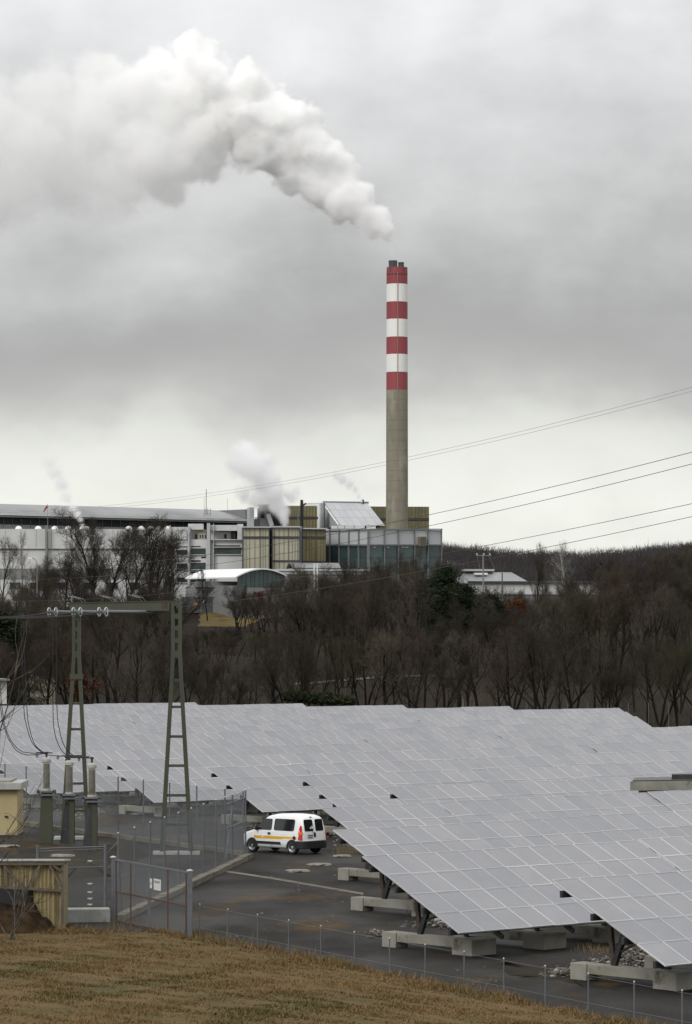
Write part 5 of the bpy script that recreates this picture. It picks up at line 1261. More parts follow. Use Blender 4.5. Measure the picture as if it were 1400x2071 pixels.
def right_sheds():
    f = Face(946, 824, 1218, 829)
    root = empty('industrial_shed', f.p(1040, 1215), 'grey roofed industrial shed with white walls behind the right hand trees', 'shed')
    f.part('wall', M['off_white'], root, 948, 1216, 1179, 1203, -20, 0)
    m = MB()
    # hipped grey roof
    def hip(x0, x1, xa, xb, ye, yt, name, r, mt='roof_grey'):
        a = f.p(x0, ye, 0.5); b = f.p(x1, ye, 0.5); c = f.p(xb, yt, -9); d = f.p(xa, yt, -9); e_ = f.p(x1, ye, -20); g_ = f.p(x0, ye, -20)
        for q in (b, e_, g_): q.z = a.z
        c.z = d.z
        mm = MB(); mm.add([a, b, c, d, e_, g_, a - Vector((0, 0, .3)), b - Vector((0, 0, .3)), e_ - Vector((0, 0, .3)), g_ - Vector((0, 0, .3))],
               [(0, 1, 2, 3), (1, 4, 2), (4, 5, 3, 2), (5, 0, 3), (9, 8, 7, 6), (0, 6, 7, 1), (1, 7, 8, 4), (4, 8, 9, 5), (5, 9, 6, 0)]); mm.build(name, M[mt], r)
    hip(938, 1072, 956, 1050, 1178.5, 1156, 'roof', root)
    f.part('ridge_vent', M['pale_panel'], root, 950, 1012, 1150, 1154, -10, -7)
    f.part('skylight', M['roof_white'], root, 968, 994, 1158, 1161.5, -6, -4.5)
    f.part('eave', M['joint'], root, 946, 1200, 1175.5, 1178.3, 0.01, 1.0)
    for k in range(12): f.part('wall_panel', M['off_white'], root, 952 + k * 22, 972.5 + k * 22, 1180, 1202, 0.01, 0.12)
    f.part('lower_wall', M['mid_grey'], root, 950, 1215, 1203.3, 1232, -18, -0.2)
    r2 = empty('tunnel_shed', f.p(1153, 1205), 'dark arched tunnel opening in the white shed wall on the right', 'shed')
    c = f.p(1153, 1203, 0.6); w = 2.5
    for k in range(10):
        a0, a1 = math.pi * k / 10, math.pi * (k + 1) / 10; rr0, rr1 = w, w * 0.78
        q = [c + f.u * math.cos(a0) * rr0 + Vector((0, 0, math.sin(a0) * rr0)), c + f.u * math.cos(a1) * rr0 + Vector((0, 0, math.sin(a1) * rr0)), c + f.u * math.cos(a1) * rr1 + Vector((0, 0, math.sin(a1) * rr1)), c + f.u * math.cos(a0) * rr1 + Vector((0, 0, math.sin(a0) * rr1))]
        mm = MB(); mm.hexa(q, [v + f.n * 1.5 for v in q]); mm.build('arch_segment', M['joint'], r2)
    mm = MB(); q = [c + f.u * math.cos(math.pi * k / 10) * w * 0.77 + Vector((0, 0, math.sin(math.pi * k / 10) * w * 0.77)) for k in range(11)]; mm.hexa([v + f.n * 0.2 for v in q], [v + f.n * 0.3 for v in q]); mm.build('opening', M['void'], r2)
    g = Face(1272, 800, 1290, 800); m = MB(); g.block(m, 1268, 1289, 1180, 1196, -6, 0); tag(m.build('white_hut', M['off_white']), 'small white hut among the trees far right', 'hut')
    g = Face(1100, 700, 1126, 700)
    m = MB(); g.block(m, 1102, 1124, 1229, 1236, -4, 0); g.block(m, 1106, 1120, 1226, 1228.9, -3, -0.5); tag(m.build('white_container', M['roof_white']), 'small white roofed container among trees right of the pine', 'container')
    g = Face(1000, 700, 1014, 700); m = MB(); g.block(m, 1001, 1012, 1204, 1214, -3, 0); tag(m.build('white_tank', M['roof_white']), 'small white tank between the two poles beside the shed', 'tank')
right_sheds()
# pieces at the far left: little white hut and hillside steps
f = Face(-20, 358, 15, 358.5); r_ = empty('white_hut', f.p(0, 1425), 'small white hut with grey roof cut by the left edge', 'hut')
f.part('wall', M['off_white'], r_, -20, 13.5, 1377, 1424, -4, 0); f.part('roof', M['mid_grey'], r_, -22, 17, 1373, 1376.7, -5, 0.8)
m = MB()
for k in range(14):
    a = P(24 + k * 4.2, 1331 + k * 2.9, 470 - k * 2.0); m.box(a.x - 0.2, a.x + 0.25, a.y, a.y + 1.2, a.z - 0.6, a.z)
tag(m.build('concrete_gutter', M['pale_concrete']), 'stepped concrete gutter running down the wooded slope at far left', 'gutter')
# ------------------------------------------------------------------ vegetation
M['bark_dark'] = mat('dark_bark', (0.014, 0.012, 0.010), 0.95, spec=0.1, rnd=0.3)
M['bark_brown'] = mat('brown_bark', (0.030, 0.025, 0.020), 0.95, spec=0.1, rnd=0.3)
M['twig_grey'] = mat('grey_brown_twigs', (0.060, 0.052, 0.040), 0.95, spec=0.1, rnd=0.35)
M['twig_olive'] = mat('olive_twigs', (0.052, 0.050, 0.030), 0.95, spec=0.1, rnd=0.3)
M['twig_red'] = mat('reddish_twigs', (0.046, 0.036, 0.028), 0.95, spec=0.1, rnd=0.3)
M['birch'] = mat('pale_birch_bark', (0.17, 0.165, 0.15), 0.9, spec=0.1)
M['leaf_rust'] = mat('rusty_dead_leaves', (0.085, 0.030, 0.014), 0.9, spec=0.1, rnd=0.25)
M['needle'] = mat('dark_pine_needles', (0.014, 0.022, 0.013), 0.9, spec=0.1, rnd=0.2, col2=(0.024, 0.034, 0.018), scale=0.7)
M['leaf_green'] = mat('dull_green_leaves', (0.032, 0.040, 0.016), 0.8, spec=0.2, rnd=0.2)

M['twig_warm'] = mat('warm_brown_twigs', (0.052, 0.042, 0.031), 0.95, spec=0.1, rnd=0.3)
M['twig_pale'] = mat('pale_grey_twigs', (0.068, 0.063, 0.053), 0.95, spec=0.1, rnd=0.3)
M['twig_dark'] = mat('dark_brown_twigs', (0.034, 0.029, 0.024), 0.95, spec=0.1, rnd=0.3)
def rot_about(v, axis, a): return Matrix.Rotation(a, 3, axis) @ v
def tree_variant(seed, H, style, mt_trunk, mt_twig, leaf=None):
    rr = random.Random(seed); tk = MB(); cw = MB()
    leaves = MB()
    def ribbon(p, d, L_, w):
        a = d.orthogonal().normalized(); a = rot_about(a, d, rr.uniform(0, 3.1)); mid = p + d * L_ * 0.5 + Vector((rr.uniform(-1, 1), rr.uniform(-1, 1), rr.uniform(-0.3, 1))) * L_ * 0.08; e = p + d * L_
        cw.add([p - a * w, p + a * w, mid + a * w * 0.7, mid - a * w * 0.7, e], [(0, 1, 2, 3), (3, 2, 4)])
        if leaf and rr.random() < leaf:
            for _ in range(2):
                q = p.lerp(e, rr.uniform(0.2, 1)); s = 0.13; u1 = Vector((rr.uniform(-1, 1), rr.uniform(-1, 1), rr.uniform(-1, 1))).normalized() * s; u2 = u1.cross(Vector((rr.uniform(-1, 1), rr.uniform(-1, 1), rr.uniform(-1, 1)))).normalized() * s
                leaves.add([q - u1, q + u2, q + u1, q - u2], [(0, 1, 2, 3)])
    def grow(p, d, L_, r, lvl):
        n = {0: 6, 1: 5, 2: 4, 3: 3}[lvl]; pts = [p]; dirs = []; rs = [r]; q = p; dd = d.copy()
        wob = {0: 0.09, 1: 0.17, 2: 0.2, 3: 0.22}[lvl]
        for i in range(n):
            dd = (dd + Vector((rr.gauss(0, wob), rr.gauss(0, wob), rr.gauss(0, wob * 0.6) + (0.13 if lvl > 0 and style != 'willow' else 0.0) * (1 if style != 'poplar' else 1.8)))).normalized()
            q = q + dd * L_ / n; pts.append(q); dirs.append(dd.copy()); rs.append(r * (1 - 0.82 * (i + 1) / n) if lvl else r * (1 - 0.72 * (i + 1) / n))
        tgt = tk if lvl <= 1 else cw
        tgt.tube(pts, rs, 6 if lvl == 0 else (5 if lvl == 1 else 3), cap=False)
        if lvl == 3:
            for _ in range(3 if style == 'birch' else 9):
                t = rr.uniform(0.15, 1) * n; i = min(int(t), n - 1); b = pts[i].lerp(pts[i + 1], t - i)
                ax = Vector((rr.gauss(0, 1), rr.gauss(0, 1), rr.gauss(0, 1))).normalized()
                ribbon(b, rot_about(dirs[i], ax.cross(dirs[i]).normalized() if ax.cross(dirs[i]).length > 0.1 else ax, rr.uniform(0.3, 0.9)), H * rr.uniform(0.04, 0.085), 0.0085 * H / 14)
            return
        cnt = {0: 10 if style != 'poplar' else 15, 1: 7, 2: 5}[lvl]
        start = {0: 0.38 if style == 'oak' else (0.22 if style == 'poplar' else 0.15), 1: 0.25, 2: 0.2}[lvl]
        for k in range(cnt):
            t = (start + (1 - start) * (k + rr.random()) / cnt) * n; i = min(int(t), n - 1); b = pts[i].lerp(pts[i + 1], t - i)
            ang = {'oak': rr.uniform(0.5, 0.95), 'poplar': rr.uniform(0.35, 0.7), 'birch': rr.uniform(0.5, 0.9), 'bush': rr.uniform(0.4, 0.9), 'willow': rr.uniform(0.6, 1.1)}[style]
            if lvl == 0: ang *= 1.15 - 0.5 * t / n
            perp = dirs[i].orthogonal().normalized(); perp = rot_about(perp, dirs[i], k * 2.4 + rr.uniform(-0.5, 0.5))
            nd = rot_about(dirs[i], perp, ang)
            f_ = {'oak': 0.52, 'poplar': 0.50, 'birch': 0.42, 'bush': 0.5, 'willow': 0.5}[style]
            if lvl == 0: ll = L_ * f_ * (1.15 - 0.65 * t / n) * rr.uniform(0.75, 1.15)
            else: ll = L_ * 0.52 * (1.1 - 0.5 * t / n) * rr.uniform(0.7, 1.2)
            rb = lerp(rs[i], rs[i + 1], t - i) * (0.55 if lvl == 0 else 0.6)
            grow(b, nd, ll, max(rb, 0.024), lvl + 1)
    if style == 'bush':
        for k in range(5): grow(Vector((rr.uniform(-.5, .5), rr.uniform(-.5, .5), 0)), Vector((rr.gauss(0, .35), rr.gauss(0, .35), 1)).normalized(), H * rr.uniform(0.7, 0.95), 0.07, 1)
    elif style == 'multi':
        style = 'oak'
        for k in range(3): grow(Vector((rr.uniform(-.4, .4), rr.uniform(-.4, .4), 0)), Vector((rr.gauss(0, .22), rr.gauss(0, .22), 1)).normalized(), H * rr.uniform(0.75, 0.95), H * 0.015, 0)
    else: grow(Vector((0, 0, -0.3)), Vector((rr.gauss(0, 0.04), rr.gauss(0, 0.04), 1)).normalized(), H * 0.92, H * 0.022, 0)
    def mesh(mb, nm, mt):
        me = bpy.data.meshes.new(nm); me.from_pydata(mb.v, [], mb.f); me.materials.append(mt); me.update(); return me
    return {'trunk': mesh(tk, 'trunk', mt_trunk), 'crown': mesh(cw, 'crown', mt_twig), 'leaves': mesh(leaves, 'dead_leaves', M['leaf_rust']) if leaf else None, 'H': max(v[2] for v in cw.v)}
def conifer_variant(seed, H, kind):
    rr = random.Random(seed); tk = MB(); rg = np.random.default_rng(seed)
    tk.tube([(0, 0, -0.3), (0.1, 0, H * 0.4), (0.0, 0.15, H * 0.75), (0, 0, H)], [H * 0.018, H * 0.013, H * 0.007, 0.02], 6)
    V = []; clumps = []
    nb = 46
    for k in range(nb):
        t = (k + rr.random()) / nb
        z = H * (0.18 + 0.82 * t) if kind == 'spruce' else H * (0.3 + 0.68 * t)
        R_ = (H * 0.24 * (1 - t) ** 0.8 + 0.25) if kind == 'spruce' else H * 0.27 * math.sin(math.pi * min(1, (0.18 + 0.8 * t))) * rr.uniform(0.55, 1.2)
        a = rr.uniform(0, 6.28); tip = Vector((math.cos(a) * R_, math.sin(a) * R_, z + (-0.12 * R_ if kind == 'spruce' else 0.2 * R_)))
        tk.tube([(0, 0, z - 0.1), tip * 0.5 + Vector((0, 0, z * 0.5)), tip], [0.05, 0.035, 0.015], 3, cap=False)
        for j in range(5): clumps.append((tip * (0.35 + 0.16 * j) + Vector((0, 0, z * (1 - 0.35 - 0.16 * j))), R_))
    for c, R_ in clumps:
        n = 55; s = 0.45 * (H / 12) * rr.uniform(0.7, 1.3); P0_ = rg.normal(0, 1, (n, 3)) * np.array([s, s, s * 0.45]) + np.array(c)
        d = rg.normal(0, 1, (n, 3)); d /= np.linalg.norm(d, axis=1)[:, None]; d[:, 2] = np.abs(d[:, 2]) * 0.6; w = rg.normal(0, 0.045, (n, 3)); L_ = rg.uniform(0.18, 0.42, (n, 1))
        V.append(np.stack([P0_ - w, P0_ + w, P0_ + d * L_], 1).reshape(-1, 3))
    V = np.concatenate(V); me = np_mesh('crown', V, np.arange(len(V)).reshape(-1, 3), M['needle'])
    t_ = bpy.data.meshes.new('trunk'); t_.from_pydata(tk.v, [], tk.f); t_.materials.append(M['bark_dark']); t_.update()
    return {'trunk': t_, 'crown': me, 'leaves': None, 'H': H}
VAR = {
    'oak': [tree_variant(s, 15, 'oak', M['bark_dark'], M['twig_grey']) for s in (1, 2, 3)] + [tree_variant(4, 15, 'oak', M['bark_dark'], M['twig_olive'])],
    'multi': [tree_variant(s, 14, 'multi', M['bark_dark'], M[tw]) for s, tw in ((11, 'twig_grey'), (12, 'twig_red'), (13, 'twig_olive'))],
    'poplar': [tree_variant(s, 18, 'poplar', M['bark_brown'], M[tw]) for s, tw in ((21, 'twig_grey'), (22, 'twig_olive'))],
    'birch': [tree_variant(31, 15, 'birch', M['birch'], M['birch'])],
    'bush': [tree_variant(s, 5, 'bush', M['bark_dark'], M[tw]) for s, tw in ((41, 'twig_grey'), (42, 'twig_red'))],
    'rust': [tree_variant(51, 8, 'oak', M['bark_dark'], M['twig_red'], leaf=0.25)],
    'pine': [conifer_variant(61, 13, 'pine'), conifer_variant(62, 11, 'pine')],
    'spruce': [conifer_variant(63, 12, 'spruce')],
}
for kd, mts in (('oak', ('twig_warm', 'twig_dark')), ('multi', ('twig_warm', 'twig_dark'))):
    for v in list(VAR[kd]):
        for mt_ in mts:
            c = dict(v); c['crown'] = v['crown'].copy(); c['crown'].materials[0] = M[mt_]; VAR[kd].append(c)
def plant(kind, X, D, z, H, name, label, cat, group, rr, sxy=None, var=None):
    vs = VAR[kind]; v = vs[var if var is not None else rr.randrange(len(vs))]
    k = H / v['H']; kx = k * (sxy or rr.uniform(0.85, 1.15))
    root = empty(name, (X, D, z - 0.15), label, cat, group, rz=rr.uniform(0, 6.28)); root.scale = (kx, kx, k)
    for nm in ('trunk', 'crown', 'leaves'):
        if v[nm] is None: continue
        o = bpy.data.objects.new({'trunk': 'trunk', 'crown': 'crown', 'leaves': 'dead_leaves'}[nm], v[nm]); COL.objects.link(o); o.parent = root
    return root
tr = random.Random(99)
def tree_px(kind, x, ytop, D, name, label, group=None, cat='tree', sxy=None, var=None):
    grp0 = group; X = (x - 700) / F * D; z = zland(X, D); H = (CZ + (HY - ytop) * D / F - z) * (1.03 if grp0 == gw else 1.12 if kind in ('oak', 'multi') else 1.03)
    return plant(kind, X, D, z, H, name, label, cat, group, tr, sxy, var)
gw = 'bare trees in front of the white building'
# trees one can name
named = [
 ('multi', 205, 1022, 735, 'bare_tree', 'tallest bare tree rising above the hall roof, left of the white office windows', gw, 1.15),
 ('poplar', 188, 1042, 742, 'bare_tree', 'slim bare tree just left of the tallest tree before the hall', gw, 0.8),
 ('oak', 245, 1030, 728, 'bare_tree', 'bare upright tree just right of the tallest tree before the hall', gw, 1.1),
 ('multi', 318, 1042, 715, 'bare_tree', 'broad bare tree in front of the left end of the office windows', gw, 1.1),
 ('oak', 292, 1062, 722, 'bare_tree', 'bare tree with dark trunk left of the broad tree by the office windows', gw, 1.0),
 ('birch', 42, 1066, 700, 'bare_tree', 'thin bare tree with rounded top beside the street lamp', gw, 0.8),
 ('oak', 3, 1080, 690, 'bare_tree', 'bare tree cut by the left edge in front of the hall', gw, 0.6),
 ('oak', 128, 1088, 705, 'bare_tree', 'bare tree with dense fan of twigs right of the street lamp', gw, 0.8),
 ('multi', 90, 1120, 690, 'bare_tree', 'lower bushy bare tree behind the street lamp', gw, 0.9),
 ('oak', 262, 1100, 690, 'bare_tree', 'low bare tree under the tallest trees', gw, 0.9),
 ('oak', 160, 1120, 680, 'bare_tree', 'low bare tree left of the portal beam insulators', gw, 0.9),
 ('oak', 350, 1105, 690, 'bare_tree', 'low bare tree with dark trunk above the portal column top', gw, 0.6),
 ('oak', 420, 1150, 742, 'bare_tree', 'small reddish bare tree before the white arched roof', None, 0.6),
 ('oak', 495, 1180, 725, 'bare_tree', 'slender dark tree before the arched glazed gable', None, 0.5),
 ('rust', 545, 1192, 730, 'rust_tree', 'small tree holding rust brown leaves right of the arched hall', None, 0.8),
 ('oak', 610, 1150, 560, 'bare_tree', 'large bare tree with thick forked trunk in the middle of the wood', None, 0.95),
 ('oak', 660, 1165, 600, 'bare_tree', 'large bare tree leaning right before the flat hall', None, 0.9),
 ('multi', 715, 1160, 620, 'bare_tree', 'bare tree in front of the right end of the flat hall', None, 0.9),
 ('multi', 765, 1135, 640, 'bare_tree', 'dense bare tree covering the left part of the teal glass', None, 0.8),
 ('oak', 815, 1140, 660, 'bare_tree', 'dense bare tree below the chimney', None, 0.8),
 ('multi', 855, 1118, 660, 'bare_tree', 'bare tree reaching highest before the teal glass, right of the chimney', None, 0.7),
 ('pine', 898, 1150, 520, 'pine_tree', 'dark evergreen pine standing right of the annexe', None, 1.0),
 ('pine', 942, 1188, 525, 'pine_tree', 'lower dark pine leaning out to the right of the big pine', None, 1.1),
 ('pine', 998, 1206, 560, 'pine_tree', 'small dark pine beneath the tall poles', None, 1.0),
 ('birch', 1140, 1088, 700, 'birch_tree', 'tall pale birch with open white branches before the tunnel shed', None, 0.95),
 ('poplar', 1085, 1095, 690, 'bare_tree', 'narrow dark bare tree left of the tall pale birch', None, 0.7),
 ('oak', 1160, 1195, 540, 'bare_tree', 'bare tree with a thick leaning dark trunk below the birch', None, 1.0),
 ('birch', 940, 1330, 420, 'birch_tree', 'small pale birch close behind the solar tables', None, 0.8),
 ('rust', 1045, 1205, 560, 'rust_tree', 'small tree with rusty leaves between the pines and the birch', None, 0.7),
 ('rust', 175, 1290, 440, 'rust_tree', 'red brown leafy tree behind the left portal column', None, 1.2),
 ('rust', 205, 1360, 405, 'rust_tree', 'low orange brown bush right of the left portal column', None, 1.3),
 ('oak', 320, 1235, 480, 'bare_tree', 'bare tree seen between the two portal columns', None, 0.8),
 ('oak', 115, 1225, 470, 'bare_tree', 'dark forked bare tree below the left end of the portal beam', None, 0.8),
 ('spruce', 8, 1245, 430, 'spruce_tree', 'dark spruce at the left edge above the white hut', None, 1.6),
 ('oak', 1330, 1130, 640, 'bare_tree', 'tall bare tree near the right edge of the wood', None, 0.9),
 ('oak', 1385, 1120, 640, 'bare_tree', 'tall bare tree cut by the right edge of the frame', None, 0.9),
 ('oak', 1240, 1155, 640, 'bare_tree', 'bare tree on the spur between the tunnel shed and the right edge', None, 0.9),
]
for kind, x, yt, D, nm, lab, grp, sx in named: tree_px(kind, x, yt, D, nm, lab, grp, 'tree', sx)
# the wood in between: trees nothing tells apart
def wood(n, xr, Dr, top, label, group, kinds, hcap=(8, 17), seed=1):
    rr = random.Random(seed)
    for i in range(n):
        x = lerp(xr[0], xr[1], (i + rr.random()) / n); D = rr.uniform(*Dr); X = (x - 700) / F * D; z = zland(X, D)
        H = rr.uniform(*hcap); yt_lim = top(x) + rr.uniform(0, 25); Hm = CZ + (HY - yt_lim) * D / F - z
        H = min(H, Hm) * 1.15
        if H < 3: continue
        zone = [t for lim, t in ((130, 'left of the portal'), (360, 'behind the portal'), (575, 'below the mound'), (900, 'below the annexe'), (1130, 'below the sheds'), (9999, 'towards the right edge')) if x < lim][0]
        plant(rr.choice(kinds), X, D, z, H, 'bare_tree', label if n < 40 or len(label.split()) > 12 else label + ', ' + zone, 'tree', group if n < 40 or len(label.split()) > 12 else group + ' ' + zone, rr)
top_mid = lambda x: interp(x, [(0, 1190), (330, 1195), (360, 1250), (392, 1290), (545, 1288), (578, 1165), (700, 1150), (860, 1140), (880, 1185), (960, 1192), (1100, 1188), (1200, 1165), (1400, 1120)])
wood(106, (-70, 1470), (560, 690), top_mid, 'bare grey brown tree in the upper belt of the wood', 'bare trees in the upper belt of the wood', ['oak', 'oak', 'multi', 'oak'], (13, 20), 5)
wood(66, (-70, 1470), (440, 560), lambda x: top_mid(x) + 25, 'bare dark tree in the middle belt of the wood', 'bare trees in the middle belt of the wood', ['oak', 'oak', 'multi'], (11, 16), 6)
wood(64, (-70, 1470), (366, 440), lambda x: max(top_mid(x) + 60, 1270), 'bare dark tree in the wood directly behind the solar tables', 'bare trees directly behind the solar tables', ['oak', 'oak', 'multi'], (7, 12), 7)
wood(46, (880, 1430), (700, 1150), lambda x: interp(x, [(880, 1150), (900, 1125), (940, 1205), (1230, 1205), (1250, 1130), (1420, 1105)]), 'bare tree on the rising ground behind the sheds on the right', 'bare trees on the rising ground at the right', ['oak', 'multi', 'poplar'], (11, 16), 8)
wood(10, (60, 360), (640, 720), lambda x: 1110, 'bare tree in the cluster before the white building', gw, ['multi', 'oak', 'oak'], (10, 15), 9)
wood(12, (470, 620), (700, 724), lambda x: 1178, 'small bare tree in front of the arched and flat halls', 'small bare trees before the low halls', ['oak', 'multi'], (6, 10), 19)
wood(26, (384, 585), (540, 668), lambda x: 1268, 'small bare tree in the thicket below the yellow mound', 'small bare trees below the mound', ['multi', 'oak'], (6, 10), 23)
# bushes, hedge
rr = random.Random(12)
for i in range(26):
    x = rr.uniform(-10, 1410); D = rr.uniform(362, 380); X = (x - 700) / F * D
    plant('bush', X, D, zland(X, D), rr.uniform(2.2, 4.0), 'bare_bush', 'low bare bush along the back edge of the solar yard', 'bush', 'bare bushes behind the solar tables', rr, 1.3)
def hedge_mesh(name, pts, label, mt, n=9000, seed=3, kind=None, cat='hedge'):
    rg = np.random.default_rng(seed); V = []
    for (x, yc, D, wx, wz, m_) in pts:
        c = np.array([(x - 700) / F * D, D, CZ + (HY - yc) * D / F]); k = m_
        q = c + rg.normal(0, 0.42, (k, 3)) * np.array([wx * D / F, 1.2, wz * D / F]); w = rg.normal(0, 0.08, (k, 3)); d = rg.normal(0, 0.22, (k, 3))
        V.append(np.stack([q - w, q + w, q + d], 1).reshape(-1, 3))
    V = np.concatenate(V); me = np_mesh(name, V, np.arange(len(V)).reshape(-1, 3), mt); o = bpy.data.objects.new(name, me); COL.objects.link(o); return tag(o, label, cat)
hedge_mesh('evergreen_hedge', [(585 + 12 * k, 1408 + 1.0 * k, 372, 14, 9, 900) for k in range(11)], 'dark evergreen hedge just behind the middle of the solar tables', M['leaf_green'])
for k in range(12):
    hedge_mesh('evergreen_bush', [(392 + 15 * k + (k % 3) * 4, 1296 + (k % 4) * 6, 690 - (k % 5) * 12, 16, 11, 1500)], 'dark green bush in the thicket below the yellow mound', M['leaf_green'], seed=30 + k, cat='bush')['group'] = 'dark bushes below the yellow mound'
# undergrowth (uncountable)
def undergrowth():
    rg = np.random.default_rng(8); N = 110000
    D = 356 + (rg.random(N) ** 0.8) * 400; X = rg.uniform(-0.112, 0.112, N) * D
    pxx = 700 + F * X / D
    keep = ~((D > 650) & (pxx > 370) & (pxx < 600)); D = D[keep]; X = X[keep]; pxx = pxx[keep]
    pat = np.sin(X * 0.22 + D * 0.07) + np.sin(X * 0.11 - D * 0.045 + 2)
    ok = (pat + rg.normal(0, 0.8, len(X))) > -0.9; X = X[ok]; D = D[ok]; pat = pat[ok]; n = len(X)
    # leave the track open
    trk = (np.abs(D - (506 + 6 * np.sin(X * 0.09))) < 4.0) & (X > -22) & (X < 18); X = X[~trk]; D = D[~trk]; pat = pat[~trk]; n = len(X)
    gx = np.array([zland(a, b) for a, b in zip(X, D)])
    h = rg.uniform(0.4, 1.9, n) * np.where(rg.random(n) < 0.06, 1.8, 1.0); w = rg.uniform(0.012, 0.03, n); th = rg.uniform(0, 3.14, n)
    V = np.empty((n * 3, 3), np.float32); lx = rg.normal(0, 0.35, n) * h; ly = rg.normal(0, 0.35, n) * h
    V[0::3] = np.stack([X - np.cos(th) * w, D - np.sin(th) * w, gx - 0.2], 1); V[1::3] = np.stack([X + np.cos(th) * w, D + np.sin(th) * w, gx - 0.2], 1); V[2::3] = np.stack([X + lx, D + ly, gx + h], 1)
    mi = rg.choice([0, 0, 1, 2, 3], n); mi = np.where((np.sin(X * 0.13 + 1) + np.sin(D * 0.06 + X * 0.03) > 1.0) & (rg.random(n) < 0.5), 2, mi)
    me = np_mesh('undergrowth', V, np.arange(n * 3).reshape(-1, 3), [M['bark_brown'], M['twig_grey'], M['twig_red'], M['twig_olive']], 3, mi)
    o = bpy.data.objects.new('undergrowth', me); COL.objects.link(o); tag(o, 'brown winter undergrowth covering the wooded slope', 'undergrowth', kind='stuff')
undergrowth()
# pale track and yellow grass mound
def drape(name, fx, Ds, mt, lift=0.12):
    V = []; Fc = []; n = 28; Ds = list(Ds)
    for D in Ds:
        xa, xb = fx(D)
        for i in range(n):
            t = i / (n - 1); j = Ds.index(D) / (len(Ds) - 1); e = min(1, 6 * min(t, 1 - t), 4 * j) if lift > 0.3 else 1
            X = lerp(xa, xb, t); V.append((X, D + (1.2 * math.sin(t * 17) if j < 0.05 else 0), zland(X, D) + lerp(-0.5, lift, e) + (0.12 * math.sin(X * 1.7 + D) if lift > 0.3 else 0)))
    for j in range(len(Ds) - 1):
        for i in range(n - 1): a = j * n + i; Fc.append((a, a + 1, a + n + 1, a + n))
    me = np_mesh(name, V, Fc, mt, 4); me.polygons.foreach_set('use_smooth', [True] * len(me.polygons)); o = bpy.data.objects.new(name, me); COL.objects.link(o); o['kind'] = 'structure'; return o
V = []; Fc = []
xs_ = lin_(-22, 18, 40)
for i, X in enumerate(xs_):
    c = 506 + 6 * math.sin(X * 0.09)
    for d in (-2.2, 2.2): V.append((X, c + d, zland(X, c + d) + 0.12))
for i in range(len(xs_) - 1): Fc.append((2 * i, 2 * i + 2, 2 * i + 3, 2 * i + 1))
me = np_mesh('path', V, Fc, M['gravel'], 4); o = bpy.data.objects.new('path', me); COL.objects.link(o); o['kind'] = 'structure'
drape('grass_slope', lambda D: ((392 - 700) / F * D, lerp(500, 575, (D - 728) / 44) / 1 * D / F - 0.1 * D), lin_(718, 768, 22), M['mound'], 0.5)
drape('bare_slope', lambda D: (-0.093 * D, -0.084 * D), lin_(452, 500, 10), mat('bare_earth', (0.12, 0.10, 0.065), 1, col2=(0.05, 0.04, 0.025), scale=0.4, obj=False))

# far woods: one mass on the ridge
def far_wood():
    rg = np.random.default_rng(21); Vs = []; mis = []
    def crowns(N, D0, D1, x0, x1, hmin, hmax, per, keep=None):
        D = rg.uniform(D0, D1, N); px = rg.uniform(x0, x1, N); X = (px - 700) / F * D
        for d, x, h in zip(D, X, rg.uniform(hmin, hmax, N)):
            z = zland(x, d); k = per
            q = rg.normal(0, 1, (k, 3)); q /= np.linalg.norm(q, axis=1)[:, None]; q *= rg.random((k, 1)) ** 0.33
            b = np.array([x, d, z + h * 0.46]) + q * np.array([h * 0.36, h * 0.36, h * 0.42])
            up = q * np.array([1, 1, 0.3]) + np.array([0, 0, 0.9]) + rg.normal(0, 0.25, (k, 3)); L_ = h * rg.uniform(0.08, 0.2, (k, 1)); w = rg.normal(0, h * 0.0045, (k, 3))
            Vs.append(np.stack([b - w, b + w, b + up * L_], 1).reshape(-1, 3)); mis.extend([int(rg.integers(0, 3))] * k)
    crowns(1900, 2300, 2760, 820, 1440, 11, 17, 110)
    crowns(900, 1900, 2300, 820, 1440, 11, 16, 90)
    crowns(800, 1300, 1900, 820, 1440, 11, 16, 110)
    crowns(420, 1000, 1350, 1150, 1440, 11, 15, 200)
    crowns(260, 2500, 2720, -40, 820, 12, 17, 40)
    V = np.concatenate(Vs)
    mats = [mat('far_twigs_haze_violet', (0.060, 0.055, 0.060), 1, spec=0), mat('far_twigs_brown', (0.054, 0.045, 0.040), 1, spec=0), mat('far_twigs_haze_grey', (0.052, 0.050, 0.052), 1, spec=0)]  # violet and grey tints put the distance haze into the twig colours
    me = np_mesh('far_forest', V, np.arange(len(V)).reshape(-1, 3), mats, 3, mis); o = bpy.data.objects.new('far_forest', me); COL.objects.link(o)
    tag(o, 'distant brown forest tinted violet for haze on the ridge behind the plant', 'forest', kind='stuff')
far_wood()

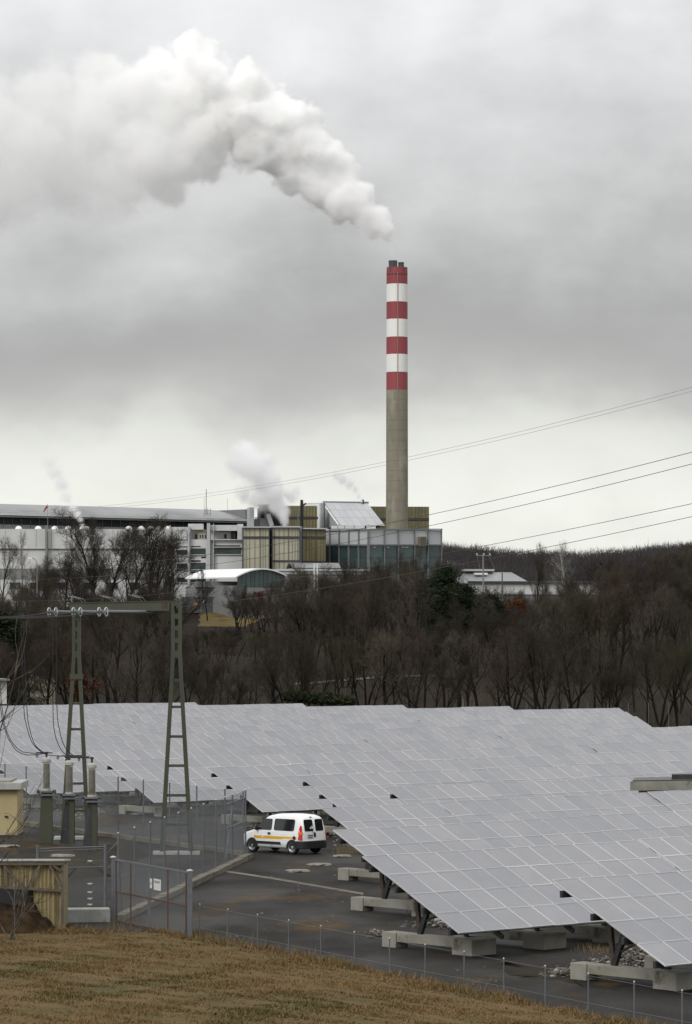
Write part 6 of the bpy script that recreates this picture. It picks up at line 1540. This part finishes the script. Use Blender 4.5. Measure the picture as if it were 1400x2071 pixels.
# bare shrubs close to the camera side at the left edge
def shrub_near(name, base, H, seed, label, spread=0.5, n=6, r=0.03, lean=0.0):
    rr = random.Random(seed); st = MB(); tw = MB()
    def go(p, d, L_, r_, lvl):
        pts = [p]; q = p; dd = d.copy(); ns = 5; ds = []
        for i in range(ns):
            dd = (dd + Vector((rr.gauss(0, .13), rr.gauss(0, .13), rr.gauss(0.03, .1)))).normalized(); q = q + dd * L_ / ns; pts.append(q); ds.append(dd.copy())
        (st if lvl == 0 else tw).tube(pts, [max(0.006, r_ * (1 - 0.8 * i / ns)) for i in range(ns + 1)], 5, cap=False)
        if lvl < 2:
            for k in range(5 if lvl == 0 else 4):
                i = rr.randrange(1, ns); nd = rot_about(ds[i], ds[i].orthogonal().normalized() if rr.random() < .5 else ds[i].cross(Vector((0, 1, 0))).normalized(), rr.choice([-1, 1]) * rr.uniform(0.4, 0.9))
                go(pts[i], nd, L_ * rr.uniform(0.35, 0.55), r_ * 0.5, lvl + 1)
    for k in range(n): go(Vector(base) + Vector((rr.uniform(-.3, .3), rr.uniform(-.2, .2), 0)), Vector((rr.gauss(lean, spread), rr.gauss(0, .2), 1)).normalized(), H * rr.uniform(.6, 1), r, 0)
    root = empty(name, base, label, 'shrub'); st.build('stem', M['twig_n'], root); tw.build('twig', M['twig_n'], root)
M['twig_n'] = mat('grey_twig_bark', (0.10, 0.085, 0.065), 0.9, col2=(0.05, 0.04, 0.03), scale=3)
g = P(18, 1845, 113); shrub_near('bare_shrub', (g.x, g.y, max(0, g.z) * 0 + zbank(g.x, g.y)), 2.7, 5, 'leafless shrub in front of the corrugated shed', 0.45, 6)
g = P(-45, 1900, 106); shrub_near('bare_sapling', (g.x, g.y, zbank(g.x, g.y)), 11.3, 9, 'tall leafless sapling reaching in from the left edge', 0.10, 5, 0.05, 0.03)
g = P(1412, 1950, 96); shrub_near('bare_sapling', (g.x, g.y, 0), 3.0, 15, 'leafless twig poking in at the right edge before the solar tables', 0.08, 2, 0.02, -0.02)
# dry weeds along the low fence
def weeds():
    rg = np.random.default_rng(5); V = []
    for (x, y, n, s) in [(463, 1915, 60, 0.5), (585, 1936, 60, 0.4), (790, 1722, 260, 0.55), (440, 1908, 40, 0.4), (960, 2012, 60, 0.4), (110, 1858, 80, 0.4), (700, 1726, 120, 0.5), (870, 1850, 120, 0.4), (1330, 1930, 200, 0.4), (1210, 1925, 80, 0.3), (250, 1870, 80, 0.3)]:
        g = G(x, y)
        for _ in range(n):
            b = np.array([g.x + rg.normal(0, 0.4), g.y + rg.normal(0, 0.8), 0.0]); h = s * rg.uniform(0.4, 1.1); t = b + np.array([rg.normal(0, 0.25) * h, rg.normal(0, 0.2) * h, h]); w = np.array([0.012, 0, 0]); V.append(np.stack([b - w, b + w, t]))
    V = np.concatenate(V); me = np_mesh('dry_weeds', V, np.arange(len(V)).reshape(-1, 3), mat('dry_weed_stalk', (0.13, 0.10, 0.06), 1)); o = bpy.data.objects.new('dry_weeds', me); COL.objects.link(o)
    tag(o, 'tufts of dry weed stalks on the yard and under the tables', 'weeds', kind='stuff')
weeds()

# ------------------------------------------------------------------ poles, lamps, wires
def pole(name, x, yb, yt, D, r, lab, cat='pole', mt='mid_grey', extra=None):
    X = (x - 700) / F * D; root = empty(name, (X, D, zland(X, D)), lab, cat)
    m = MB(); m.tube([(X, D, zland(X, D) - 0.5), (X, D, CZ + (HY - yt) * D / F)], [r, r * 0.7], 8); m.build('pole', M[mt], root)
    if extra: extra(root)
def lamp_arm(root):
    D = 640; m = MB(); m.tube([P(75, 1142, D), P(74, 1136, D), P(71, 1131.5, D), P(66, 1129, D), P(61, 1128.5, D)], 0.07, 6); a = m.build('arm', M['mid_grey'], root)
    m = MB(); c = P(61.5, 1129, D); m.hexa([c + Vector((-0.4, -0.15, -0.06)), c + Vector((0.35, -0.15, -0.06)), c + Vector((0.35, 0.15, -0.06)), c + Vector((-0.4, 0.15, -0.06))], [c + Vector((-0.3, -0.1, 0.12)), c + Vector((0.3, -0.1, 0.08)), c + Vector((0.3, 0.1, 0.08)), c + Vector((-0.3, 0.1, 0.12))]); m.build('lamp_head', M['roof_white'], a)
pole('street_lamp', 75, 1215, 1142, 640, 0.11, 'curved street lamp among bare trees at upper left', 'lamp', 'mid_grey', lamp_arm)
def cross_arm(root):
    D = 670; m = MB(); m.beam(P(963, 1123.5, D), P(994, 1123.5, D), 0.14, 0.14); m.build('crossarm', M['mid_grey'], root)
    for a, b in (((965, 1124), (971, 1150)), ((989, 1124), (1001, 1152))):
        m = MB(); m.tube([P(a[0], a[1], D), P(b[0], b[1], D)], 0.035, 4); m.build('stay', M['mid_grey'], root)
    for x in (965, 979, 991):
        m = MB(); m.lathe(P(x, 1123, D), [(0.12, 0), (0.16, 0.2), (0.08, 0.4)], 8); m.build('insulator', M['pale_porcelain'], root)
pole('power_pole', 977.5, 1225, 1121, 670, 0.2, 'wooden power pole with crossarm right of the pines', 'pole', 'grey_conc', cross_arm)
pole('plain_pole', 1016, 1220, 1158, 670, 0.17, 'plain shorter pole right of the power pole with crossarm', 'pole', 'joint')
m = MB(); f = Face(0, 806, 200, 806); m.tube([f.p(94, 1070, -3), f.p(94, 1018, -3)], 0.06, 4); o = m.build('flag_pole', M['mid_grey']); tag(o, 'thin windsock pole on the white building roof', 'pole')
m = MB(); q = f.p(90, 1026, -3); m.tube([q + Vector((0.4, 0, 0.4)), q + Vector((-0.1, 0, -0.3)), q + Vector((-0.5, 0, -1.0))], [0.28, 0.22, 0.12], 8); tag(m.build('windsock', M['red_band']), 'drooping dull red windsock above the white building', 'windsock')
# thin posts behind the field on the right
gp_ = 'thin posts of the back fence'
for k, x in enumerate(list(range(1066, 1400, 41)) + [1394]):
    D = 346; X = (x - 700) / F * D
    r = empty('fence_post', (X, D, 0), 'thin pale post of the back fence behind the solar tables', 'post', gp_)
    m = MB(); m.tube([(X, D, 0), (X, D, 3.0)], 0.028, 5); m.build('shaft', M['galv'], r)
    m = MB(); m.tube([(X, D, 3.0), (X - 0.25, D - 0.1, 3.35)], 0.022, 5); m.build('angled_tip', M['galv'], r)
# overhead lines
def line(name, a, b, sag, r, lab, grp, mt='wire'):
    a = P(*a); b = P(*b); pts = []
    for k in range(41):
        t = k / 40; q = a.lerp(b, t); q.z -= sag * 4 * t * (1 - t); pts.append(q)
    m = MB(); m.tube(pts, r, 4, cap=False); tag(m.build(name, M[mt]), lab, 'power line', grp)
gl = 'overhead lines crossing the picture'
line('power_line', (-40, 1038, 700), (1440, 772, 420), 3.6, 0.024, 'topmost overhead line passing behind the chimney shaft', gl)
line('power_line', (-40, 1043, 700), (1440, 780, 420), 3.6, 0.024, 'second overhead line just under the topmost one', gl)
line('power_line', (-40, 1150, 420), (1440, 904, 190), 2.1, 0.020, 'third overhead line from the top, ending high at the right edge', gl, 'wire_low')
line('power_line', (-40, 1170, 420), (1440, 928, 190), 2.1, 0.020, 'fourth overhead line from the top', gl, 'wire_low')
line('power_line', (-40, 1214, 380), (1440, 1010, 170), 1.6, 0.017, 'fifth overhead line, reaching the right edge above the ridge', gl, 'wire_low')
line('power_line', (-40, 1246, 380), (1440, 1036, 170), 1.6, 0.017, 'lowest overhead line crossing the woods', gl, 'wire_low')
for i, e in enumerate(spots):
    line('phase_line', ((e.x / e.y) * F + 700, HY - (e.z - CZ) * F / e.y, e.y), (-60, 1243.5 + i * 2, e.y - 14), 0.15, 0.03, ['left', 'middle', 'right'][i] + ' phase conductor leaving the portal towards the left edge', 'phase conductors at the portal', 'cable')
# ------------------------------------------------------------------ steam
def steam(name, label, blobs, D, depth, res, dens, bill, bill_s, fine, fine_s, soft, warp, color=(0.999, 0.9992, 0.9995), yscale=1.0):
    """blobs: (px x, px y, px radius, density weight).  A real cloud volume of voxels."""
    s = D / F
    bs = [(Vector(((x - 700) * s, D + (random.Random(int(x * 7 + y)).uniform(-1, 1) * r * 0.25 * s), CZ + (HY - y) * s)), r * s, w) for x, y, r, w in blobs]
    pad = 1.3
    mn = Vector((min(c.x - r * pad for c, r, w in bs), min(c.y - r * pad * depth for c, r, w in bs), min(c.z - r * pad for c, r, w in bs)))
    mx = Vector((max(c.x + r * pad for c, r, w in bs), max(c.y + r * pad * depth for c, r, w in bs), max(c.z + r * pad for c, r, w in bs)))
    ng = bpy.data.node_groups.new(name + '_nodes', 'GeometryNodeTree')
    ng.interface.new_socket('Geometry', in_out='INPUT', socket_type='NodeSocketGeometry'); ng.interface.new_socket('Geometry', in_out='OUTPUT', socket_type='NodeSocketGeometry')
    N = ng.nodes.new; L = ng.links.new
    go = N('NodeGroupOutput'); vc = N('GeometryNodeVolumeCube')
    vc.inputs['Min'].default_value = mn; vc.inputs['Max'].default_value = mx
    ext = mx - mn
    for k, ax in enumerate('XYZ'): vc.inputs['Resolution ' + ax].default_value = max(8, int(ext[k] / res))
    pos = N('GeometryNodeInputPosition')
    def m_(op, a, b=None, c=None):
        n = N('ShaderNodeMath'); n.operation = op
        for i, v in enumerate((a, b, c)):
            if v is None: continue
            if isinstance(v, (int, float)): n.inputs[i].default_value = v
            else: L(v, n.inputs[i])
        return n.outputs[0]
    def v_(op, a, b=None, sc=None):
        n = N('ShaderNodeVectorMath'); n.operation = op
        for i, v in enumerate((a, b)):
            if v is None: continue
            if isinstance(v, (tuple, Vector)): n.inputs[i].default_value = v
            else: L(v, n.inputs[i])
        if sc is not None: n.inputs['Scale'].default_value = sc
        return n.outputs['Value'] if op in ('LENGTH', 'DISTANCE') else n.outputs[0]
    def noise(vec, scale, detail, rough=0.55):
        n = N('ShaderNodeTexNoise'); n.inputs['Scale'].default_value = scale; n.inputs['Detail'].default_value = detail; n.inputs['Roughness'].default_value = rough; L(vec, n.inputs['Vector']); return n
    wn_ = noise(pos.outputs[0], 0.10 / max(warp, 0.5), 2)
    wv = v_('SCALE', v_('SUBTRACT', wn_.outputs['Color'], (0.5, 0.5, 0.5)), sc=warp * 5)
    pw = v_('ADD', pos.outputs[0], wv)
    val = None; wsum = None
    for c, r, w in bs:
        d = v_('LENGTH', v_('MULTIPLY', v_('SUBTRACT', pw, c), (1 / r, 1 / (r * depth), 1 / r)))
        f = m_('SUBTRACT', 1.0, d); fw = f
        if val is None: val = f; dw = m_('MULTIPLY', m_('MAXIMUM', m_('ADD', f, 0.5), 0.0), w); ds = m_('MAXIMUM', m_('ADD', f, 0.5), 0.0)
        else:
            n = N('ShaderNodeMath'); n.operation = 'SMOOTH_MAX'; L(val, n.inputs[0]); L(f, n.inputs[1]); n.inputs[2].default_value = 0.15; val = n.outputs[0]
            g = m_('MAXIMUM', m_('ADD', f, 0.5), 0.0); g = m_('MULTIPLY', g, g); dw = m_('ADD', dw, m_('MULTIPLY', g, w)); ds = m_('ADD', ds, g)
    wt = m_('DIVIDE', dw, m_('MAXIMUM', ds, 0.0001))
    # cauliflower billows at two sizes
    def voro(sc):
        vo = N('ShaderNodeTexVoronoi'); vo.feature = 'SMOOTH_F1'; vo.inputs['Scale'].default_value = sc; vo.inputs['Smoothness'].default_value = 0.25; L(pw, vo.inputs['Vector'])
        return m_('SUBTRACT', 0.52, vo.outputs['Distance'])
    f = m_('ADD', val, m_('MULTIPLY', voro(bill_s), bill))
    f = m_('ADD', f, m_('MULTIPLY', voro(bill_s * 2.3), bill * 0.5))
    f = m_('ADD', f, m_('MULTIPLY', voro(bill_s * 5.1), bill * 0.22))
    nz = noise(pw, fine_s, 5, 0.6)
    f = m_('ADD', f, m_('MULTIPLY', m_('SUBTRACT', nz.outputs[0], 0.5), fine))
    # thin parts are ragged and soft, dense parts crisp
    softw = m_('ADD', soft, m_('MULTIPLY', m_('SUBTRACT', 1.0, m_('MINIMUM', wt, 1.0)), 0.55))
    f = m_('DIVIDE', f, softw); f = m_('MAXIMUM', m_('MINIMUM', f, 1.0), 0.0)
    dn = m_('MULTIPLY', m_('MULTIPLY', f, f), m_('MULTIPLY', m_('MULTIPLY', wt, wt), dens))
    L(dn, vc.inputs['Density'])
    mt = bpy.data.materials.new(name); mt.use_nodes = True; t = mt.node_tree; t.nodes.clear()
    o_ = t.nodes.new('ShaderNodeOutputMaterial'); pv = t.nodes.new('ShaderNodeVolumePrincipled')
    pv.inputs['Color'].default_value = (*color, 1); pv.inputs['Density'].default_value = 1.0; pv.inputs['Anisotropy'].default_value = 0.0
    t.links.new(pv.outputs[0], o_.inputs['Volume'])
    sm = N('GeometryNodeSetMaterial'); sm.inputs['Material'].default_value = mt; L(vc.outputs[0], sm.inputs[0]); L(sm.outputs[0], go.inputs[0])
    me = bpy.data.meshes.new(name); me.from_pydata([tuple(mn), tuple(mx)], [(0, 1)], []); me.materials.append(mt)
    ob = bpy.data.objects.new(name, me); COL.objects.link(ob)
    md = ob.modifiers.new('steam', 'NODES'); md.node_group = ng
    return tag(ob, label, 'steam plume', kind='stuff')

steam('chimney_steam', 'large white steam plume drifting left from the tall chimney',
      [(795, 523, 5, .42), (794, 512, 6, .45), (793, 501, 6, .5), (789, 490, 7, .6), (784, 478, 11, 0.9), (775, 462, 19, 1), (757, 444, 33, 1), (770, 436, 19, 1), (735, 430, 33, 1), (722, 398, 38, 1), (690, 405, 42, .95), (695, 366, 38, 1), (652, 380, 52, .95), (660, 330, 45, 1),
       (610, 350, 52, .85), (622, 290, 52, 1), (600, 240, 48, 1), (570, 300, 62, .95), (545, 235, 70, 1), (500, 165, 42, 1), (490, 220, 75, 1), (445, 250, 75, .95), (520, 290, 60, .8), (395, 105, 44, .95), (400, 160, 70, .9), (410, 205, 80, .95),
       (330, 150, 60, .7), (340, 220, 90, .72), (370, 300, 85, .6), (405, 330, 58, .62), (340, 365, 58, .58), (260, 190, 90, .56), (195, 150, 66, .40), (290, 310, 105, .50), (230, 380, 80, .38), (180, 240, 105, .46), (140, 345, 105, .38), (90, 200, 90, .34), (60, 290, 120, .38), (10, 385, 105, .32), (-30, 250, 120, .36), (-110, 300, 125, .33), (-200, 280, 125, .3)],
      850, 0.85, 0.52, 0.80, 0.62, 0.17, 0.46, 0.45, 0.11, 1.0)
steam('low_steam', 'grey white steam drifting up from the rooftop cooling units',
      [(576, 1062, 8, 1), (576, 1050, 12, 1), (572, 1036, 17, 0.95), (562, 1020, 25, 0.89), (548, 1000, 35, 0.79), (532, 975, 42, 0.71), (515, 945, 47, 0.66), (495, 920, 45, 0.60), (590, 1003, 21, 0.71), (600, 995, 16, 0.63), (520, 1015, 33, 0.63), (495, 1000, 28, 0.55), (480, 940, 33, 0.55), (540, 930, 28, 0.55)],
      836, 0.9, 0.45, 1.8, 0.42, 0.26, 0.40, 0.55, 0.45, 0.6, color=(0.98, 0.98, 0.985))
steam('low_steam', 'faint pale steam wisp above the left part of the long hall',
      [(163, 1062, 5, 0.89), (160, 1050, 7, 0.84), (154, 1038, 10, 0.77), (146, 1025, 13, 0.67), (132, 1005, 18, 0.59), (122, 980, 23, 0.55), (112, 955, 25, 0.50), (100, 935, 23, 0.47)],
      812, 0.9, 0.4, 2.4, 0.28, 0.4, 0.35, 0.8, 0.5, 0.5, color=(0.97, 0.97, 0.98))
steam('low_steam', 'small grey wisp of steam above the sloping hood left of the chimney',
      [(733, 1011, 5, 0.71), (728, 1003, 7, 0.67), (719, 992, 11, 0.65), (709, 980, 14, 0.63), (694, 970, 16, 0.63), (680, 963, 13, 0.59)],
      875, 0.9, 0.4, 2.4, 0.28, 0.4, 0.35, 0.8, 0.5, 0.5, color=(0.9, 0.9, 0.92))
